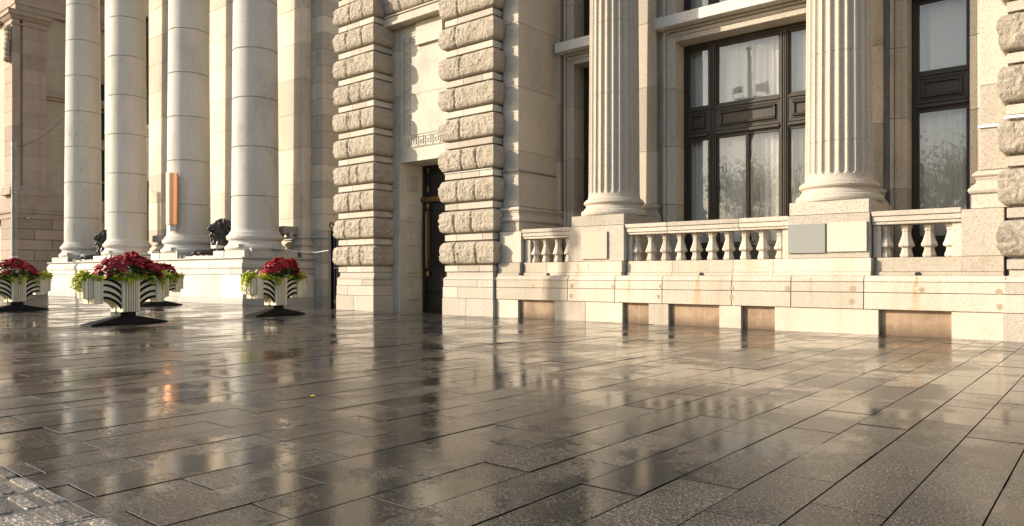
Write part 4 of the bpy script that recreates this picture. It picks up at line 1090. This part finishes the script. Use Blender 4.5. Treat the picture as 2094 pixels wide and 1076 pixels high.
def plants(x, y, rz, seed, lab1, lab2, k0=-.66, k1=.78):
    random.seed(seed); rot = Matrix.Rotation(R(rz), 3, 'Z')
    t = thing('poinsettia_bed', (x, y, .926), lab1, 'flowers', group='red poinsettia mounds in the planters', local=True)
    red = MB(); grn = MB(); kc, kh = (k0+k1)/2, (k1-k0)/2
    def dome(px, py):
        d = (px/.26)**2*.7+((py-kc)/kh)**2
        return .46*max(0, 1-d)**.55
    cnt = 0
    while cnt < 95:
        px, py = random.uniform(-.26, .26), random.uniform(k0, k1)
        z = dome(px, py)*(1+.25*noise.noise(Vector((px*4, py*3, seed))))+random.uniform(-.03, .04)
        if z < .06: continue
        cnt += 1
        p = rot @ Vector((px, py, 0)); nr = rot @ Vector((px*2.2+random.uniform(-.4, .4), (py-kc)*.9+random.uniform(-.7, .7), .7))
        star(red, (p.x, p.y, z), nr, random.uniform(.08, .14), random.choice((5, 6, 7)))
        if random.random() < .5: star(red, (p.x, p.y, z+.012), nr, random.uniform(.04, .06), 5)
        for q in range(4):
            dd = Vector((random.uniform(-1, 1), random.uniform(-1, 1), random.uniform(-.6, .1)))
            lobed(grn, (p.x+dd.x*.05, p.y+dd.y*.05, max(.02, z*random.uniform(.35, 1)-.07)), dd, (dd.x*.2, dd.y*.2, 1), random.uniform(.08, .13), random.random())
    red.build('red_bracts', 'red', t); grn.build('green_leaves', 'leaf', t)
    t2 = thing('trailing_vine', (x, y, .926), lab2, 'foliage plant', group='lime green trailing plants round the planter rims', local=True)
    lime = MB(); yel = MB(); stem = MB()
    def rim(side, u):       # side 0: +X, 1: -X, 2: -Y end, 3: +Y end
        if side == 0: return Vector((.14, u*.80, 0)), Vector((1, 0, 0))
        if side == 1: return Vector((-.14, u*.80, 0)), Vector((-1, 0, 0))
        if side == 2: return Vector((u*.14, -.88, 0)), Vector((0, -1, 0))
        return Vector((u*.14, .88, 0)), Vector((0, 1, 0))
    for i in range(1000):
        side = random.choice((0, 0, 0, 1, 1, 2, 2, 3)); u = random.uniform(-1, 1)
        dens = noise.noise(Vector((u*2.6+side*3, seed*1.7, 1)))
        if dens < -.12 and side < 2: continue
        p, out = rim(side, u); hump = max(0, dens)
        base = p+out*random.uniform(-.10, .09)+Vector((0, 0, random.uniform(-.02, .06+.20*hump+(.05 if side > 1 else 0))))
        base = rot @ base; out = rot @ out
        dr_ = out*random.uniform(.1, 1)+Vector((random.uniform(-.8, .8), random.uniform(-.8, .8), random.uniform(-.6, .4)))
        lobed(lime, base, dr_, Vector((out.x*.6+random.uniform(-.4, .4), out.y*.6+random.uniform(-.4, .4), .8)), random.uniform(.055, .10), random.random())
    for i in range(8):
        side = (0, 2, 2, 0, 1, 3, 0, 2)[i]; u = random.uniform(-.9, .9); L_ = random.uniform(.10, .34 if side == 2 else .24)
        p0, out = rim(side, u)
        pts = [rot @ (p0+out*(.02+.10*math.sin(k/6*2.2))+Vector((0, 0, .03-L_*(k/6)**1.3+.03*math.sin(k/2)))) for k in range(7)]
        stem.tube(pts, .005, 4)
        for k in range(7):
            for q in range(3 if k < 5 else 2):
                o2 = rot @ out
                lobed(lime, pts[k]+Vector((random.uniform(-.04, .04), random.uniform(-.04, .04), random.uniform(-.02, .03))), o2*random.uniform(.1, .7)+Vector((random.uniform(-.6, .6), random.uniform(-.6, .6), -random.uniform(.2, .9))), o2+Vector((0, 0, .6)), random.uniform(.06, .10), random.random())
    for i in range(9):
        p, out = rim(random.choice((0, 2, 3)), random.uniform(-1, 1)); p = rot @ (p+Vector((0, 0, random.uniform(.08, .2)))); star(yel, p, (p.x, p.y, .8), .028, 6)
    lime.build('lime_leaves', 'lime', t2); stem.build('stems', 'leaf', t2); yel.build('yellow_flowers', 'yellow', t2)
SP = [(-23.86, 6.97, 13, 'leftmost cream planter, cut by the picture edge', 'leftmost planter', -.8, .72), (-15.634, 6.51, 12, 'nearest and largest cream planter before the left columns', 'nearest planter', -.66, .84),
      (-24.26, 11.09, 13, 'cream planter half hidden behind the nearest one', 'half hidden planter behind the nearest one', -.7, .75), (-16.17, 10.32, 13, 'cream planter alone left of the doorway', 'planter left of the doorway', -.45, .78)]
for i, (x, y, rz, a, b, k0, k1) in enumerate(SP):
    planter(x, y, rz, a+', with black arcs')
    plants(x, y, rz, 20+i, 'mound of red poinsettias in the '+b, 'lime green trailing vine round the rim of the '+b, k0, k1)

# ================================================================ street side seen only in the window glass
def tree(x, y, h, r, seed, label):
    random.seed(seed); t = thing('plane_tree', (x, y, 0), label, 'tree', group='street trees across the pavement')
    tr = MB(); tr.tube([(x, y, 0), (x+.1, y, h*.25), (x-.05, y+.1, h*.5), (x+.1, y, h*.85)], [.22, .18, .12, .04], 10)
    cr = MB(); tips = []
    for i in range(16):
        z0 = h*random.uniform(.35, .7); a = random.uniform(0, 6.28); L_ = r*random.uniform(.6, 1.0)
        p1 = Vector((x+L_*math.cos(a)*.5, y+L_*math.sin(a)*.5, z0+.12*h)); p2 = Vector((x+L_*math.cos(a), y+L_*math.sin(a), min(h, z0+.3*h*random.uniform(.6, 1))))
        tr.tube([(x, y, z0), p1, p2], [.08, .05, .015], 6); tips += [p1, p2, (p1+p2)/2]
    tr.build('trunk', 'bark', t)
    for i in range(6500):
        c = random.choice(tips); p = c+Vector([random.gauss(0, r*.22) for _ in range(3)])
        lobed(cr, p, [random.uniform(-1, 1) for _ in range(3)], [random.uniform(-1, 1), random.uniform(-1, 1), 1.2], random.uniform(.09, .15), random.random())
    cr.build('crown', 'tree', t)
tree(-6.9, -12, 8.2, 2.6, 4, 'autumn plane tree reflected in the narrow right window'); tree(-18.5, -14, 8.4, 3.0, 5, 'plane tree reflected in the wide window, left one'); tree(-13.0, -16, 8.2, 2.8, 6, 'plane tree reflected in the wide window, right one')

t = thing('street_lamp', (-20.9, 3.4, 0), 'tall street lamp post standing outside the left edge of the picture', 'street lamp')
q = MB(); q.tube([(-20.9, 3.4, 0), (-20.9, 3.4, 1.2), (-20.9, 3.4, 7.1)], [.24, .19, .16], 16); q.build('post', 'black', t)
q = MB(); q.ellipsoid((-20.9, 3.4, 7.4), (.3, .3, .32)); q.build('globe', 'white', t)

t = thing('floodlight_mast', (-20.5, -20, 0), 'tall mast with two floodlights, seen mirrored in the upper pane of the wide window', 'floodlight mast')
q = MB(); q.tube([(-20.5, -20, 0), (-20.5, -20, 17.2)], [.16, .12], 12); q.tube([(-20.5, -20, 17.2), (-20.5, -20, 17.35)], .35, 12); q.build('mast', 'black', t)
q = MB(); q.box(-21.7, -19.3, -20.05, -19.95, 13.6, 13.75); q.build('cross_arm', 'black', t)
for x in (-21.4, -19.6):
    q = MB(); q.box(x-.4, x+.4, -20.15, -19.85, 14.1, 14.7); q.box(x-.45, x-.41, -20.03, -19.97, 13.76, 14.5); q.box(x+.41, x+.45, -20.03, -19.97, 13.76, 14.5); q.build('floodlight_head', 'black', t)

random.seed(99)
for i, (x, y, m_) in enumerate([(-8.2, 6.1, 'red'), (-5.1, 3.6, 'yellow'), (-10.4, 7.4, 'red'), (-12.6, 8.8, 'lime'), (-13.4, 6.3, 'red'), (-4.3, 5.2, 'red'), (-17.5, 8.2, 'lime'), (-9.3, 9.6, 'lime')]):
    q = MB(); lobed(q, (x, y, .012), (random.uniform(-1, 1), random.uniform(-1, 1), .05), (0, 0, 1), .05, random.random())
    o = q.build('fallen_leaf', m_, None, loc=(x, y, 0)); tag(o, {'red': 'tiny fallen red petal on the wet paving', 'yellow': 'tiny yellow petal on the wet paving', 'lime': 'tiny fallen green leaf on the wet paving'}[m_], 'leaf', 'fallen leaves and petals on the paving')
